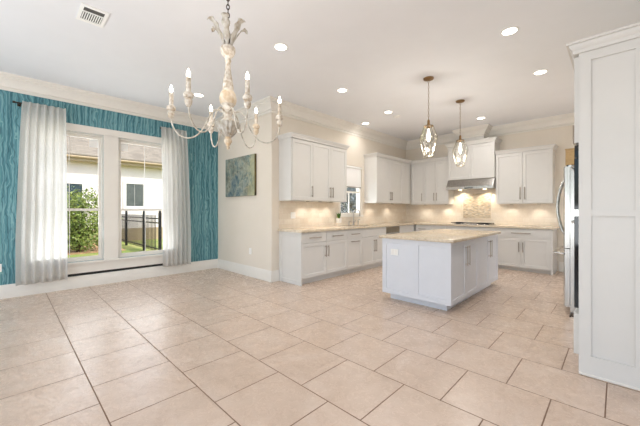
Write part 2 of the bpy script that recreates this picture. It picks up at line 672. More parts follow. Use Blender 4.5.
struct(MB().slab([YR - WT, 0.27, 1.17, 1.37, 2.27, YP], [0, WZ0, WZ1, CEIL], hole, 'yz', XL - WT, XL).build('wall_left', 'teal'),
       'wall papered in wavy teal stripes', 'wall')
struct(MB().box((XL - WT, YP, 0), (XK, YP + WT, CEIL)).build('wall_left_return', 'cream_wall'), 'cream wall where the painting hangs', 'wall')
KW = (5.08, 5.86, 1.15, 2.27)
struct(MB().slab([YP + WT, KW[0], KW[1], YB + WT], [0, KW[2], KW[3], CEIL], lambda u, v: not (KW[0] < u < KW[1] and KW[2] < v < KW[3]), 'yz', XK - WT, XK)
       .build('wall_kitchen_left', 'cream_wall'), 'cream kitchen wall with the sink window', 'wall')
struct(MB().box((XK, YB, 0), (XR + WT, YB + WT, CEIL)).build('wall_back', 'cream_wall'), 'cream kitchen back wall behind the cooktop', 'wall')
struct(MB().slab([YJ, 6.0, 7.3, YB], [0, 2.1, CEIL], lambda u, v: not (6.0 < u < 7.3 and v < 2.1), 'yz', XR, XR + WT).build('wall_right', 'cream_wall'), 'cream wall behind the refrigerator', 'wall')  # unseen doorway opening, invented for the added hall fill light
struct(MB().box((XR + WT, YJ, 0), (XRR, YJ + WT, CEIL)).build('wall_right_return', 'cream_wall'), 'cream wall beside the tall cabinet', 'wall')
struct(MB().slab([YR - WT, -2.9, 2.1, YJ + WT], [0, 0.3, 2.7, CEIL], lambda u, v: not (-2.9 < u < 2.1 and 0.3 < v < 2.7), 'yz', XRR, XRR + WT)
       .build('wall_side', 'cream_wall'), 'cream wall behind the camera side', 'wall')
struct(MB().slab([XL, -5.2, 2.4, XRR], [0, 0.3, 2.8, CEIL], lambda u, v: not (-5.2 < u < 2.4 and 0.3 < v < 2.8), 'xz', YR - WT, YR)
       .build('wall_rear', 'cream_wall'), 'cream wall behind the camera', 'wall')

# chase above the range hood, up to the ceiling
CH = (-2.72, -2.20, 7.64)
struct(MB().box((CH[0], CH[2], 2.86), (CH[1], YB - 0.002, CEIL)).build('trim_1', 'cabinet'), 'white boxed chase above the hood cabinet', 'trim')


def sweep(name, path, prof, material, labels, num=None):
    """profile (out, z) swept along a path of wall corners (room on the RIGHT hand of travel); one object per segment"""
    P = [Vector((x, y, 0)) for x, y in path]
    nrm = []
    for a, b in zip(P, P[1:]):
        t = (b - a).normalized()
        nrm.append(Vector((t.y, -t.x, 0)))
    off = []
    for i in range(len(P)):
        if i == 0:
            off.append(nrm[0])
        elif i == len(P) - 1:
            off.append(nrm[-1])
        else:
            a, b = nrm[i - 1], nrm[i]
            off.append((a + b) / (1 + a.dot(b)))
    for i in range(len(P) - 1):
        mb = MB()
        r0 = [mb.bm.verts.new(P[i] + off[i] * o_ + Vector((0, 0, z))) for o_, z in prof]
        r1 = [mb.bm.verts.new(P[i + 1] + off[i + 1] * o_ + Vector((0, 0, z))) for o_, z in prof]
        n = len(prof)
        for j in range(n):
            mb.bm.faces.new((r0[j], r0[(j + 1) % n], r1[(j + 1) % n], r1[j]))
        mb.bm.faces.new(list(reversed(r0)))
        mb.bm.faces.new(r1)
        nm = name(i)
        struct(mb.build(nm, material, smooth=35), labels, 'trim')


c_ = CEIL
crown = [(0.0, c_ - 0.215), (0.020, c_ - 0.215), (0.020, c_ - 0.190), (0.012, c_ - 0.184), (0.012, c_ - 0.172), (0.034, c_ - 0.165), (0.036, c_ - 0.150),
         (0.050, c_ - 0.125), (0.075, c_ - 0.095), (0.104, c_ - 0.075), (0.106, c_ - 0.055), (0.120, c_ - 0.050), (0.122, c_ - 0.030), (0.142, c_ - 0.026), (0.145, c_), (0.0, c_)]
loop = [(XL, YR), (XL, YP), (XK, YP), (XK, YB), (CH[0], YB), (CH[0], CH[2]), (CH[1], CH[2]), (CH[1], YB), (XR, YB), (XR, YJ), (XRR, YJ)]
sweep(lambda i: 'trim_%d' % (i + 2), loop, crown, 'trim', 'white stepped crown moulding under the ceiling')
bh = 0.195
base = [(0, 0), (0.018, 0), (0.018, bh - 0.04), (0.012, bh - 0.03), (0.011, bh - 0.012), (0.004, bh), (0, bh)]
BN = ['left', 'left_return']
sweep(lambda i: ['baseboard_left', 'baseboard_left_return', 'baseboard_kitchen'][i], [(XL, YR), (XL, YP), (XK, YP), (XK, 3.395)], base, 'trim', 'tall white baseboard')
sweep(lambda i: ['baseboard_back', 'baseboard_right'][i], [(-0.86, YB), (XR, YB), (XR, 7.32)], base, 'trim', 'tall white baseboard')


# ------------------------------------------------------------------ dining windows
def window_unit(name, y0, y1):
    root = bpy.data.objects.new(name, None)
    COL.objects.link(root)
    root.location = (XL, y0, WZ0)
    struct(root, None, None)
    root['label'] = 'white double hung window ' + ('nearest the left curtain' if y0 < 1 else 'nearest the right curtain')
    root['category'] = 'window'
    W, Hh = y1 - y0, WZ1 - WZ0
    f = 0.03
    mb = MB()
    mb.box((-0.13, 0.001, 0.001), (-0.03, f, Hh - 0.001)).box((-0.13, W - f, 0.001), (-0.03, W - 0.001, Hh - 0.001))
    mb.box((-0.13, f, 0.001), (-0.03, W - f, f)).box((-0.13, f, Hh - f), (-0.03, W - f, Hh - 0.001))
    mb.build('frame', 'trim', root)
    mid = 0.845
    for (z0, z1, d) in ((f + 0.001, mid + 0.02, -0.075), (mid - 0.02, Hh - f - 0.001, -0.11)):
        s = MB()
        st = 0.035
        a, b = f + 0.001, W - f - 0.001
        s.box((d, a, z0), (d + 0.03, a + st, z1)).box((d, b - st, z0), (d + 0.03, b, z1))
        s.box((d, a + st, z0), (d + 0.03, b - st, z0 + 0.04)).box((d, a + st, z1 - 0.04), (d + 0.03, b - st, z1))
        s.box((d + 0.008, W / 2 - 0.004, z0 + 0.04), (d + 0.022, W / 2 + 0.004, z1 - 0.04))
        so_ = s.build('sash', 'trim', root)
        MB().box((d + 0.013, a + st, z0 + 0.04), (d + 0.017, b - st, z1 - 0.04)).build('pane', 'pane', so_)
    return root


window_unit('window_1', *WIN[0])
window_unit('window_2', *WIN[1])
# casing around the pair, with the post between them, the stool and the apron
cs = MB()
x1 = XL + 0.02
cs.box((XL, 0.16, WZ0), (x1, 0.275, 2.64)).box((XL, 2.265, WZ0), (x1, 2.38, 2.64)).box((XL, 1.165, WZ0), (x1, 1.375, WZ1))
cs.box((XL, 0.275, WZ1 - 0.005), (x1, 2.265, 2.64))
struct(cs.build('trim_20', 'trim'), 'white casing around the pair of dining windows', 'trim')
st = MB().box((XL - 0.03, 0.272, WZ0 - 0.03), (XL, 1.168, WZ0 + 0.005)).box((XL - 0.03, 1.372, WZ0 - 0.03), (XL, 2.268, WZ0 + 0.005))
st.bm.free()
st = MB().box((XL, 0.12, WZ0 - 0.03), (XL + 0.06, 2.42, WZ0)).box((XL, 0.16, 0.238), (XL + 0.022, 2.38, WZ0 - 0.03))
struct(st.build('trim_21', 'trim'), 'white window stool and apron under the dining windows', 'trim')

tag(MB().box((XL + 0.0005, 0.16, 0.1985), (XL + 0.012, 2.38, 0.2365)).build('shade_strip', 'black'), 'thin black strip standing for shade between the window apron and the baseboard', 'vent')  # black strip added in place of the deep shade under the apron
for (yy, nm, dy) in ((0.98, 'white square paper sticker high on the left window glass', 0.0), (1.42, 'white square paper sticker high on the right window glass', 0.0)):
    tag(MB().box((XL - 0.088, yy, 2.32), (XL - 0.0861, yy + 0.12, 2.45)).build('window_sticker', 'white_plastic'), nm, 'sticker', 'stickers on the window glass')


# ------------------------------------------------------------------ curtains
def curtain(label, ya, yb, bot_a, bot_b, seed, zt=2.825, zb=0.185):
    rnd = random.Random(seed)
    nu, nv = 96, 40
    ph = [rnd.uniform(0, 6.28) for _ in range(6)]
    mb = MB()
    grid = []
    for j in range(nv + 1):
        t = j / nv
        row = []
        for i in range(nu + 1):
            u = i / nu
            sp = min(1.0, t / 0.75) ** 0.7
            y = (ya + (bot_a - ya) * sp) * (1 - u) + (yb + (bot_b - yb) * sp) * u
            a = 2 * PI * u
            amp = 0.020 + 0.016 * t
            d = math.sin(a * 6 + ph[0] + 0.5 * math.sin(t * 2 + ph[1])) * amp
            d += math.sin(a * 11 + ph[2] + 0.8 * t) * 0.007 * (1.3 - t)
            d += math.sin(a * 2.3 + ph[3] + 1.2 * t) * 0.012 * t
            y += math.cos(a * 6 + ph[0]) * 0.006
            z = zt + (zb - zt) * t
            row.append(mb.bm.verts.new((XL + 0.142 + d, y, z)))
        grid.append(row)
    for j in range(nv):
        for i in range(nu):
            mb.bm.faces.new((grid[j][i], grid[j][i + 1], grid[j + 1][i + 1], grid[j + 1][i]))
    o = mb.build('sheer_curtain', 'sheer', smooth=80)
    s = o.modifiers.new('thickness', 'SOLIDIFY')
    s.thickness = 0.002
    return tag(o, label, 'curtain', 'sheer curtains at the dining windows')


curtain('gathered sheer white curtain left of the shrub view', 0.17, 0.65, 0.10, 0.67, 3)
curtain('gathered sheer white curtain beside the teal wall corner, right of the windows', 2.02, 2.49, 2.05, 2.57, 8)


def rod(label, y0, y1):
    r = empty('curtain_rod', label, 'curtain rod', (XL, (y0 + y1) / 2, 2.80), group='short curtain rods')
    h = (y1 - y0) / 2
    MB().tube([(0.100, -h, 0), (0.100, h, 0)], 0.009, 10).build('pole', 'bronze', r, smooth=True)
    for s_ in (-1, 1):
        MB().tube([(0.100, s_ * h, 0), (0.100, s_ * (h + 0.03), 0)], [0.016, 0.016], 12).build('finial', 'bronze', r, smooth=True)
    MB().tube([(0.0, -h + 0.04, 0), (0.09, -h + 0.04, 0)], 0.009, 8).box((0, -h + 0.02, -0.03), (0.008, -h + 0.06, 0.03)).build('bracket', 'bronze', r)
    return r


rod('short dark bronze rod holding the left curtain', 0.10, 0.58)
rod('short dark bronze rod holding the right curtain', 2.06, 2.45)

# ------------------------------------------------------------------ painting, outlets
pr = empty('canvas_painting', 'blue grey abstract canvas painting on the cream wall', 'painting', (-5.315, YP, 1.53))
MB().box((-0.53, -0.044, 0.0), (0.53, -0.002, 0.77), 0.003).build('stretcher_edge', 'canvas_edge', pr)
MB().box((-0.528, -0.0475, 0.002), (0.528, -0.0445, 0.768)).build('canvas', 'canvas', pr)


def plate(label, p, n, wid=0.07, hei=0.115, kind='outlet', parent=None, name='wall_outlet'):
    """cover plate standing off a wall; n = outward axis '+x','-y'..."""
    if parent:
        r = bpy.data.objects.new(name, None)
        COL.objects.link(r)
        r.parent = parent
    else:
        r = empty(name, label, kind, p, group='white wall plates')
    r.location = p
    r.rotation_euler = (0, 0, {'-y': 0, '+x': PI / 2, '-x': -PI / 2}[n])
    MB().box((-wid / 2, -0.007, -hei / 2), (wid / 2, 0, hei / 2), 0.002).build('cover', 'white_plastic', r)
    k_ = 1 if wid < 0.1 else 2
    for i in range(k_):
        cx = 0 if k_ == 1 else (-0.024 + 0.048 * i)
        MB().box((cx - 0.016, -0.009, -0.034), (cx + 0.016, -0.0072, 0.034)).build('socket', 'ceramic', r)
    return r


plate('white outlet low on the cream wall under the painting', (-4.99, YP, 0.48), '-y')
plate('white outlet on the teal wall right of the right curtain', (XL, 2.615, 0.46), '+x')
plate('white outlet at the far left on the teal wall', (XL, -0.07, 0.44), '+x')

# ------------------------------------------------------------------ cabinets
def shaker(mb, x0, z0, x1, z1, yf, t=0.02, st=0.06, rec=0.012):
    """door front facing -y with its face at y = yf - t, recessed centre panel"""
    y0, y1 = yf - t, yf - 0.0005
    o = [(x0, z0), (x1, z0), (x1, z1), (x0, z1)]
    s2 = min(st, (x1 - x0) * 0.32, (z1 - z0) * 0.32)
    i1 = [(x0 + s2, z0 + s2), (x1 - s2, z0 + s2), (x1 - s2, z1 - s2), (x0 + s2, z1 - s2)]
    i2 = [(a + (0.004 if a < (x0 + x1) / 2 else -0.004), b + (0.004 if b < (z0 + z1) / 2 else -0.004)) for a, b in i1]
    bm = mb.bm
    B = [bm.verts.new((a, y1, b)) for a, b in o]
    Fv = [bm.verts.new((a, y0, b)) for a, b in o]
    I1 = [bm.verts.new((a, y0, b)) for a, b in i1]
    I2 = [bm.verts.new((a, y0 + rec, b)) for a, b in i2]
    bm.faces.new(list(reversed(B)))
    bm.faces.new(I2)
    for q in range(4):
        r = (q + 1) % 4
        bm.faces.new((B[q], B[r], Fv[r], Fv[q]))
        bm.faces.new((Fv[q], Fv[r], I1[r], I1[q]))
        bm.faces.new((I1[q], I1[r], I2[r], I2[q]))
    return mb


def pull(parent, x, z, length, vertical, yf, material='pull', r=0.0075):
    mb = MB()
    so_ = 0.032
    h = length / 2
    if vertical:
        mb.tube([(x, yf - so_, z - h), (x, yf - so_, z + h)], r, 8)
        for s_ in (-1, 1):
            mb.tube([(x, yf - 0.0005, z + s_ * (h - 0.02)), (x, yf - so_, z + s_ * (h - 0.02))], r * 0.8, 6)
    else:
        mb.tube([(x - h, yf - so_, z), (x + h, yf - so_, z)], r, 8)
        for s_ in (-1, 1):
            mb.tube([(x + s_ * (h - 0.02), yf - 0.0005, z), (x + s_ * (h - 0.02), yf - so_, z)], r * 0.8, 6)
    return mb.build('handle', material, parent, smooth=True)


def cabinet(name, label, loc, rz, W, D, z0, z1, fronts, material='cabinet', toe=0.1, shell=False, top=None, group=None, category='cabinet', side=None):
    """local frame: x along the front (left to right), y into the cabinet, front at y = 0"""
    root = empty(name, label, category, (loc[0], loc[1], 0), rz, group)
    mb = MB()
    g = 0.0008
    b0 = z0 + toe if toe else z0
    if shell:
        mb.box((g, g, b0), (0.018, D, z1)).box((W - 0.018, g, b0), (W - g, D, z1)).box((0.018, D - 0.012, b0), (W - 0.018, D, z1))
        mb.box((0.018, g, b0), (W - 0.018, D - 0.012, b0 + 0.018)).box((0.018, g, z1 - 0.05), (W - 0.018, 0.018, z1))
    else:
        mb.box((g, g, b0), (W - g, D, z1))
    mb.build('body', material, root)
    if toe:
        MB().box((g, 0.065, z0 + 0.001), (W - g, D, b0 - 0.0005)).build('toe_kick', material, root)
    for f in fronts:
        kind, x0, x1, a, b = f[:5]
        q = 0.003
        o = shaker(MB(), x0 + q, a + q, x1 - q, b - q, 0, st=0.055 if kind != 'drawer' else 0.0001 if b - a < 0.2 else 0.05,
                   rec=0.012 if kind != 'drawer' else 0.0).build('drawer' if kind == 'drawer' else 'door', material, root)
        for h in f[5:]:
            hx, hz, ln, vert = h
            pull(o, hx, hz, ln, vert, -0.02)
    if top:
        # small cornice: profile swept over left side, front and right side
        e, hgt, sides = top
        prof = [(0, 0), (e * 0.25, 0), (e * 0.3, hgt * 0.3), (e * 0.7, hgt * 0.62), (e * 0.78, hgt * 0.8), (e, hgt * 0.82), (e, hgt), (0, hgt)]
        cb = MB()
        pts = []
        F0 = -0.021
        if 'l' in sides:
            pts += [((0, D), (-1, 0)), ((0, F0), (-1, -1))]
        else:
            pts += [((0, F0), (0, -1))]
        if 'r' in sides:
            pts += [((W, F0), (1, -1)), ((W, D), (1, 0))]
        else:
            pts += [((W, F0), (0, -1))]
        rings = [[cb.bm.verts.new((p[0] + n_[0] * o_, p[1] + n_[1] * o_, z1 + z_)) for o_, z_ in prof] for p, n_ in pts]
        np_ = len(prof)
        for ra, rb in zip(rings, rings[1:]):
            for j in range(np_):
                cb.bm.faces.new((ra[j], ra[(j + 1) % np_], rb[(j + 1) % np_], rb[j]))
        cb.bm.faces.new(rings[0])
        cb.bm.faces.new(rings[-1])
        cb.box((0.0, F0, z1 + 0.0005), (W, D, z1 + hgt - 0.004))
        cb.build('cornice', material, root, smooth=30)
    return root


CT = 0.885   # underside of worktops
RX = PI / 2
XF = -3.76   # carcass front of left run (door faces at -3.74)
DEP = XF - XK - 0.003
zb, zd = 0.115, 0.70   # door bottom, drawer bottom


def base_front(W, n, z0=zb, z1=zd, zt=CT - 0.012, drawers=None, pulls=True):
    out = []
    w_ = W / n
    for i in range(n):
        hx = (i + 1) * w_ - 0.035 if i % 2 == 0 else i * w_ + 0.035
        out.append(('door', i * w_, (i + 1) * w_, z0, z1, (hx, z1 - 0.17, 0.2, True)))
    nd = drawers or n
    wd = W / nd
    for i in range(nd):
        out.append(('drawer', i * wd, (i + 1) * wd, z1, zt) + (((i + 0.5) * wd, (z1 + zt) / 2, min(0.28, wd * 0.5), False),) * (1 if pulls else 0))
    return out


Y0 = 3.40
# end panel of the run
ep = cabinet('base_cabinet', 'white base cabinet at the near end of the sink run, two drawers over two doors', (XF, Y0 + 0.02), RX, 4.60 - Y0 - 0.02, DEP, 0, CT,
             base_front(4.60 - Y0 - 0.02, 2), group='white base cabinets')
# the shaker end panel on its open side
mb = MB()
shaker(mb, 0.0, 0.002, DEP + 0.02, CT, 0, 0.018, 0.07, 0.007)
pnl = mb.build('end_panel', 'cabinet', ep)
pnl.rotation_euler = (0, 0, -PI / 2)
pnl.location = (0.0, DEP, 0)
cabinet('base_cabinet', 'narrow white pull-out cabinet with two horizontal handles, left of the sink cabinet', (XF, 4.60), RX, 0.48, DEP, 0, CT,
        [('door', 0, 0.48, zb, zd, (0.24, zd - 0.06, 0.26, False)), ('drawer', 0, 0.48, zd, CT - 0.012, (0.24, 0.785, 0.26, False))], group='white base cabinets')
cabinet('base_cabinet', 'white sink cabinet under the faucet with a plain false front', (XF, 5.08), RX, 0.90, DEP, 0, CT,
        [('door', 0, 0.45, zb, zd, (0.415, 0.50, 0.26, True)), ('door', 0.45, 0.90, zb, zd, (0.485, 0.50, 0.26, True)), ('drawer', 0, 0.90, zd, CT - 0.012)],
        shell=True, group='white base cabinets')
# dishwasher
dw = empty('dishwasher', 'stainless dishwasher beyond the sink cabinet, mostly behind the island', 'dishwasher', (XF, 5.98, 0), RX)
MB().box((0.001, 0.0, 0.1), (0.599, DEP, CT - 0.003)).build('body', 'steel', dw)
MB().box((0.003, -0.022, 0.11), (0.597, -0.001, 0.74), 0.003).build('door', 'steel', dw)
MB().box((0.003, -0.022, 0.745), (0.597, -0.001, 0.872), 0.003).build('control_panel', 'pale_brass', dw)
MB().tube([(0.05, -0.055, 0.70), (0.55, -0.055, 0.70)], 0.01, 8).tube([(0.07, -0.022, 0.70), (0.07, -0.055, 0.70)], 0.007, 6).tube([(0.53, -0.022, 0.70), (0.53, -0.055, 0.70)], 0.007, 6).build('handle', 'steel', dw, smooth=True)
MB().box((0.001, 0.06, 0.001), (0.599, DEP, 0.099)).build('toe_kick', 'black', dw)
# corner filler cabinet of the left run
cabinet('base_cabinet', 'white blind corner base cabinet between dishwasher and back run', (XF, 6.581), RX, YB - 6.584, DEP, 0, CT,
        [('door', 0, 0.72, zb, CT - 0.012)], group='white base cabinets')
# back run
YF = 7.37
DB = YB - YF - 0.003
xs = [XF + 0.003, -2.95, -1.90, -0.93]
cabinet('base_cabinet', 'white base cabinet on the back wall left of the cooktop', (xs[0] + 0.03, YF), 0, xs[1] - xs[0] - 0.03, DB, 0, CT,
        base_front(xs[1] - xs[0] - 0.03, 2), group='white base cabinets')
wck = xs[2] - xs[1]
cabinet('base_cabinet', 'white drawer cabinet under the cooktop', (xs[1], YF), 0, wck, DB, 0, CT,
        [('drawer', 0, wck, zb, 0.40, (wck / 2, 0.32, 0.3, False)), ('drawer', 0, wck, 0.40, zd, (wck / 2, 0.62, 0.3, False)), ('drawer', 0, wck, zd, CT - 0.012, (wck / 2, 0.785, 0.3, False))], group='white base cabinets')
wrb = xs[3] - xs[2]
rb = cabinet('base_cabinet', 'white base cabinet with one wide drawer over two doors, right end of back run', (xs[2], YF), 0, wrb, DB, 0, CT,
             [('door', 0, wrb / 2, zb - 0.03, zd - 0.01, (wrb / 2 - 0.035, 0.50, 0.2, True)), ('door', wrb / 2, wrb, zb - 0.03, zd - 0.01, (wrb / 2 + 0.035, 0.50, 0.2, True)),
              ('drawer', 0, wrb, zd - 0.01, CT - 0.012, (wrb / 2, 0.785, 0.34, False))], toe=0.07, group='white base cabinets')
MB().box((wrb, -0.02, 0.0015), (wrb + 0.035, DB, CT - 0.001)).build('end_panel', 'cabinet', rb)

# worktop, L-shaped with a sink cut-out
sx0, sx1, sy0, sy1 = -4.17, -3.83, 5.16, 5.90
XE, YE = -3.70, 7.31
us = [XK + 0.001, sx0, sx1, XE, -0.86]
vs = [Y0 - 0.03, sy0, sy1, YE, YB - 0.001]


def lmask(u, v):
    if sx0 < u < sx1 and sy0 < v < sy1:
        return False
    return u < XE or v > YE


wk = MB().slab(us, vs, lmask, 'xy', CT + 0.0005, CT + 0.037)
bmesh.ops.bevel(wk.bm, geom=[e for e in wk.bm.edges if len(e.link_faces) == 2 and e.calc_face_angle(0) > 1], offset=0.006, segments=2, affect='EDGES')
tag(wk.build('worktop', 'granite', smooth=40), 'cream speckled granite worktop running around the kitchen walls', 'countertop')
# sink
sk = empty('kitchen_sink', 'stainless undermount sink beneath the faucet', 'sink', ((sx0 + sx1) / 2, (sy0 + sy1) / 2, CT - 0.2))
a, b = (sx1 - sx0) / 2 - 0.001, (sy1 - sy0) / 2 - 0.001
t_ = 0.006
MB().box((-a, -b, 0.0), (a, b, t_)).box((-a, -b, t_), (-a + t_, b, 0.198)).box((a - t_, -b, t_), (a, b, 0.198)).box((-a + t_, -b, t_), (a - t_, -b + t_, 0.198)).box((-a + t_, b - t_, t_), (a - t_, b, 0.198)).build('basin', 'steel', sk)
MB().lathe([(0.0, 0.0), (0.04, 0.0), (0.042, 0.004), (0.0, 0.003)], (0, 0, t_ + 0.0005), 20).build('drain', 'nickel', sk, smooth=True)

TOP = CT + 0.0375
# backsplash and mosaic
struct(MB().slab([Y0 - 0.0, KW[0] - 0.05, KW[1] + 0.05, YB - 0.013], [TOP, KW[2] - 0.05, 1.415], lambda u, v: not (KW[0] - 0.05 < u < KW[1] + 0.05 and v > KW[2] - 0.05), 'yz', XK + 0.0005, XK + 0.012)
       .build('trim_30', 'splash_y'), 'beige travertine backsplash along the sink wall', 'backsplash')
struct(MB().slab([XK + 0.0005, -2.96, -1.93, -0.88], [TOP, 1.40, 1.80], lambda u, v: v < 1.40 or -2.96 < u < -1.93, 'xz', YB - 0.012, YB - 0.0005).build('trim_31', 'splash_x'),
       'beige travertine backsplash along the back wall', 'backsplash')
ms = empty('mosaic_panel', 'framed grey and tan strip mosaic panel over the cooktop', 'mosaic', (-2.44, YB - 0.0125, 1.05))
MB().box((-0.31, -0.006, 0.012), (0.31, 0, 0.608)).build('tiles', 'mosaic', ms)
fr = MB()
fr.box((-0.325, -0.012, 0), (0.325, 0, 0.0118)).box((-0.325, -0.012, 0.6085), (0.325, 0, 0.622)).box((-0.325, -0.012, 0.0118), (-0.3102, 0, 0.6085)).box((0.3102, -0.012, 0.0118), (0.325, 0, 0.6085))
fr.build('frame', 'splash_x', ms)
plate('white double switch plate on backsplash nearest the painting wall', (XK + 0.0125, 3.72, 1.16), '+x', 0.115, 0.115, 'switch', name='switch_plate')

# ------------------------------------------------------------------ kitchen window, ledge, blind
kw = bpy.data.objects.new('window_3', None)
COL.objects.link(kw)
kw.location = (XK, KW[0], KW[2])
struct(kw, 'white framed kitchen window above the sink', 'window')
W_, H_ = KW[1] - KW[0], KW[3] - KW[2]
f = 0.045
MB().box((-0.10, 0.001, 0.001), (-0.02, f, H_ - 0.001)).box((-0.10, W_ - f, 0.001), (-0.02, W_ - 0.001, H_ - 0.001)).box((-0.10, f, 0.001), (-0.02, W_ - f, f)).box((-0.10, f, H_ - f), (-0.02, W_ - f, H_ - 0.001)).box((-0.09, f, 0.50), (-0.05, W_ - f, 0.54)).box((-0.085, W_ / 2 - 0.008, f), (-0.06, W_ / 2 + 0.008, 0.50)).build('frame', 'trim', kw)
MB().box((-0.074, f, f), (-0.070, W_ - f, 0.4995)).build('pane', 'pane', kw)
MB().box((-0.074, f, 0.5405), (-0.070, W_ - f, H_ - f)).build('pane', 'pane', kw)
MB().box((-0.018, -0.045, -0.045), (0.025, W_ + 0.045, -0.001)).build('sill', 'trim', kw)
bl = empty('roller_blind', 'white roller blind half lowered in the kitchen window', 'blind', (XK - 0.012, (KW[0] + KW[1]) / 2, KW[3] - 0.055))
MB().tube([(0, -W_ / 2 + 0.006, 0.02), (0, W_ / 2 - 0.006, 0.02)], 0.024, 14).build('roller', 'white_plastic', bl, smooth=True)
MB().box((-0.002, -W_ / 2 + 0.012, -0.42), (0.0, W_ / 2 - 0.012, 0.0)).build('cloth', 'shade_cloth', bl)
MB().box((-0.008, -W_ / 2 + 0.012, -0.445), (0.006, W_ / 2 - 0.012, -0.4205)).build('bottom_bar', 'nickel', bl)

# ------------------------------------------------------------------ upper cabinets
UX = XK + 0.33
UD = 0.327
UZ0, UZ1 = 1.425, 2.50
cor = (0.05, 0.075)


def udoor(x0, x1, hx):
    return ('door', x0, x1, UZ0 + 0.008, UZ1 - 0.01, (hx, UZ0 + 0.17, 0.2, True))


cabinet('wall_cabinet', 'white three-door wall cabinet left of the kitchen window', (UX, 3.40), RX, 1.48, UD, UZ0, UZ1,
        [udoor(0.02, 0.51, 0.475), udoor(0.51, 0.995, 0.96), udoor(0.995, 1.48, 1.03)], toe=0, top=cor + ('lr',), group='white wall cabinets')
cabinet('wall_cabinet', 'white wall cabinet right of the kitchen window, reaching into the corner', (UX, 5.97), RX, 7.62 - 5.97 - 0.03, UD, UZ0, UZ1,
        [udoor(0.0, 0.60, 0.565), udoor(0.60, 1.20, 0.635), udoor(1.20, 1.60, 1.235)[:5]], toe=0, top=cor + ('l',), group='white wall cabinets')
UYF = 7.62
lw_ = -2.985 - (UX + 0.005)
cabinet('wall_cabinet', 'white three-door wall cabinet in the corner left of the range hood', (UX + 0.005, UYF), 0, lw_, UD, UZ0 - 0.02, UZ1,
        [udoor(0.03, lw_ * 0.36, lw_ * 0.36 - 0.035), udoor(lw_ * 0.36, lw_ * 0.68, lw_ * 0.68 - 0.035), udoor(lw_ * 0.68, lw_, lw_ * 0.68 + 0.035)], toe=0, top=cor + ('',), group='white wall cabinets')
hw = 1.03
cabinet('wall_cabinet', 'taller white two-door cabinet over the range hood', (-2.98, UYF - 0.06), 0, hw, UD + 0.06, 1.98, 2.78,
        [('door', 0, hw / 2, 1.985, 2.77), ('door', hw / 2, hw, 1.985, 2.77)], toe=0, top=(0.055, 0.085, 'lr'), group='white wall cabinets')
wr = 1.02
cabinet('wall_cabinet', 'white two-door wall cabinet right of the range hood', (-1.945, UYF), 0, wr, UD, UZ0 - 0.03, UZ1 - 0.01,
        [('door', 0, wr / 2, UZ0 - 0.022, UZ1 - 0.02, (wr / 2 - 0.04, UZ0 + 0.19, 0.26, True)), ('door', wr / 2, wr, UZ0 - 0.022, UZ1 - 0.02, (wr / 2 + 0.04, UZ0 + 0.19, 0.26, True))], toe=0, top=cor + ('r',), group='white wall cabinets')

# range hood
rh = empty('range_hood', 'sloped stainless range hood under the tall cabinet', 'range hood', (-2.465, YB - 0.004, 1.745))
MB().prism([(0, 0), (-0.50, 0), (-0.50, 0.06), (-0.39, 0.232), (0, 0.232)], 0, -0.51, 0.51).build('canopy', 'steel', rh)
for s_ in (-1, 1):
    MB().lathe([(0.0, -0.006), (0.035, -0.006), (0.04, 0.0), (0, 0)], (s_ * 0.27, -0.25, -0.0005), 18).build('lamp_lens', 'puck', rh, smooth=True)
    d = bpy.data.lights.new('hood_lamp', 'SPOT')
    d.energy = 13 * LAMP
    d.spot_size = math.radians(120)
    d.spot_blend = 0.6
    d.shadow_soft_size = 0.04
    d.color = (1.0, 0.86, 0.66)
    o = bpy.data.objects.new('hood_lamp', d)
    COL.objects.link(o)
    o.parent = rh
    o.location = (s_ * 0.27, -0.20, -0.02)
    o.rotation_euler = Vector((0, 0.35, -1)).to_track_quat('-Z', 'Y').to_euler()
MB().box((-0.09, -0.503, 0.012), (0.09, -0.5005, 0.034)).build('switch_strip', 'black_glass', rh)

# cooktop
ck = empty('gas_cooktop', 'gas cooktop with black grates set in the worktop', 'cooktop', (-2.44, 7.62, TOP))
MB().box((-0.44, -0.25, 0.0005), (0.44, 0.25, 0.012), 0.004).build('tray', 'steel', ck)
for gx in (-0.28, 0.0, 0.28):
    g = MB()
    for yy in (-0.2, -0.07, 0.07, 0.2):
        g.box((gx - 0.125, yy - 0.006, 0.028), (gx + 0.125, yy + 0.006, 0.042))
    for xx in (-0.12, 0.0, 0.12):
        g.box((gx + xx - 0.006, -0.205, 0.03), (gx + xx + 0.006, 0.205, 0.043))
    for xx in (-0.12, 0.12):
        for yy in (-0.2, 0.2):
            g.box((gx + xx - 0.007, yy - 0.007, 0.0125), (gx + xx + 0.007, yy + 0.007, 0.03))
    g.build('grate', 'black' if gx else 'nickel', ck)
    for yy in ((-0.12, 0.12) if gx else (0.0,)):
        MB().lathe([(0.0, 0), (0.05, 0), (0.045, 0.008), (0.03, 0.012), (0.0, 0.013)], (gx, yy, 0.0125), 18).build('burner', 'black', ck, smooth=True)
for i in range(5):
    MB().lathe([(0.0, 0), (0.018, 0), (0.016, 0.02), (0.0, 0.021)], (-0.16 + 0.08 * i, -0.228, 0.0125), 14).build('knob', 'nickel', ck, smooth=True)

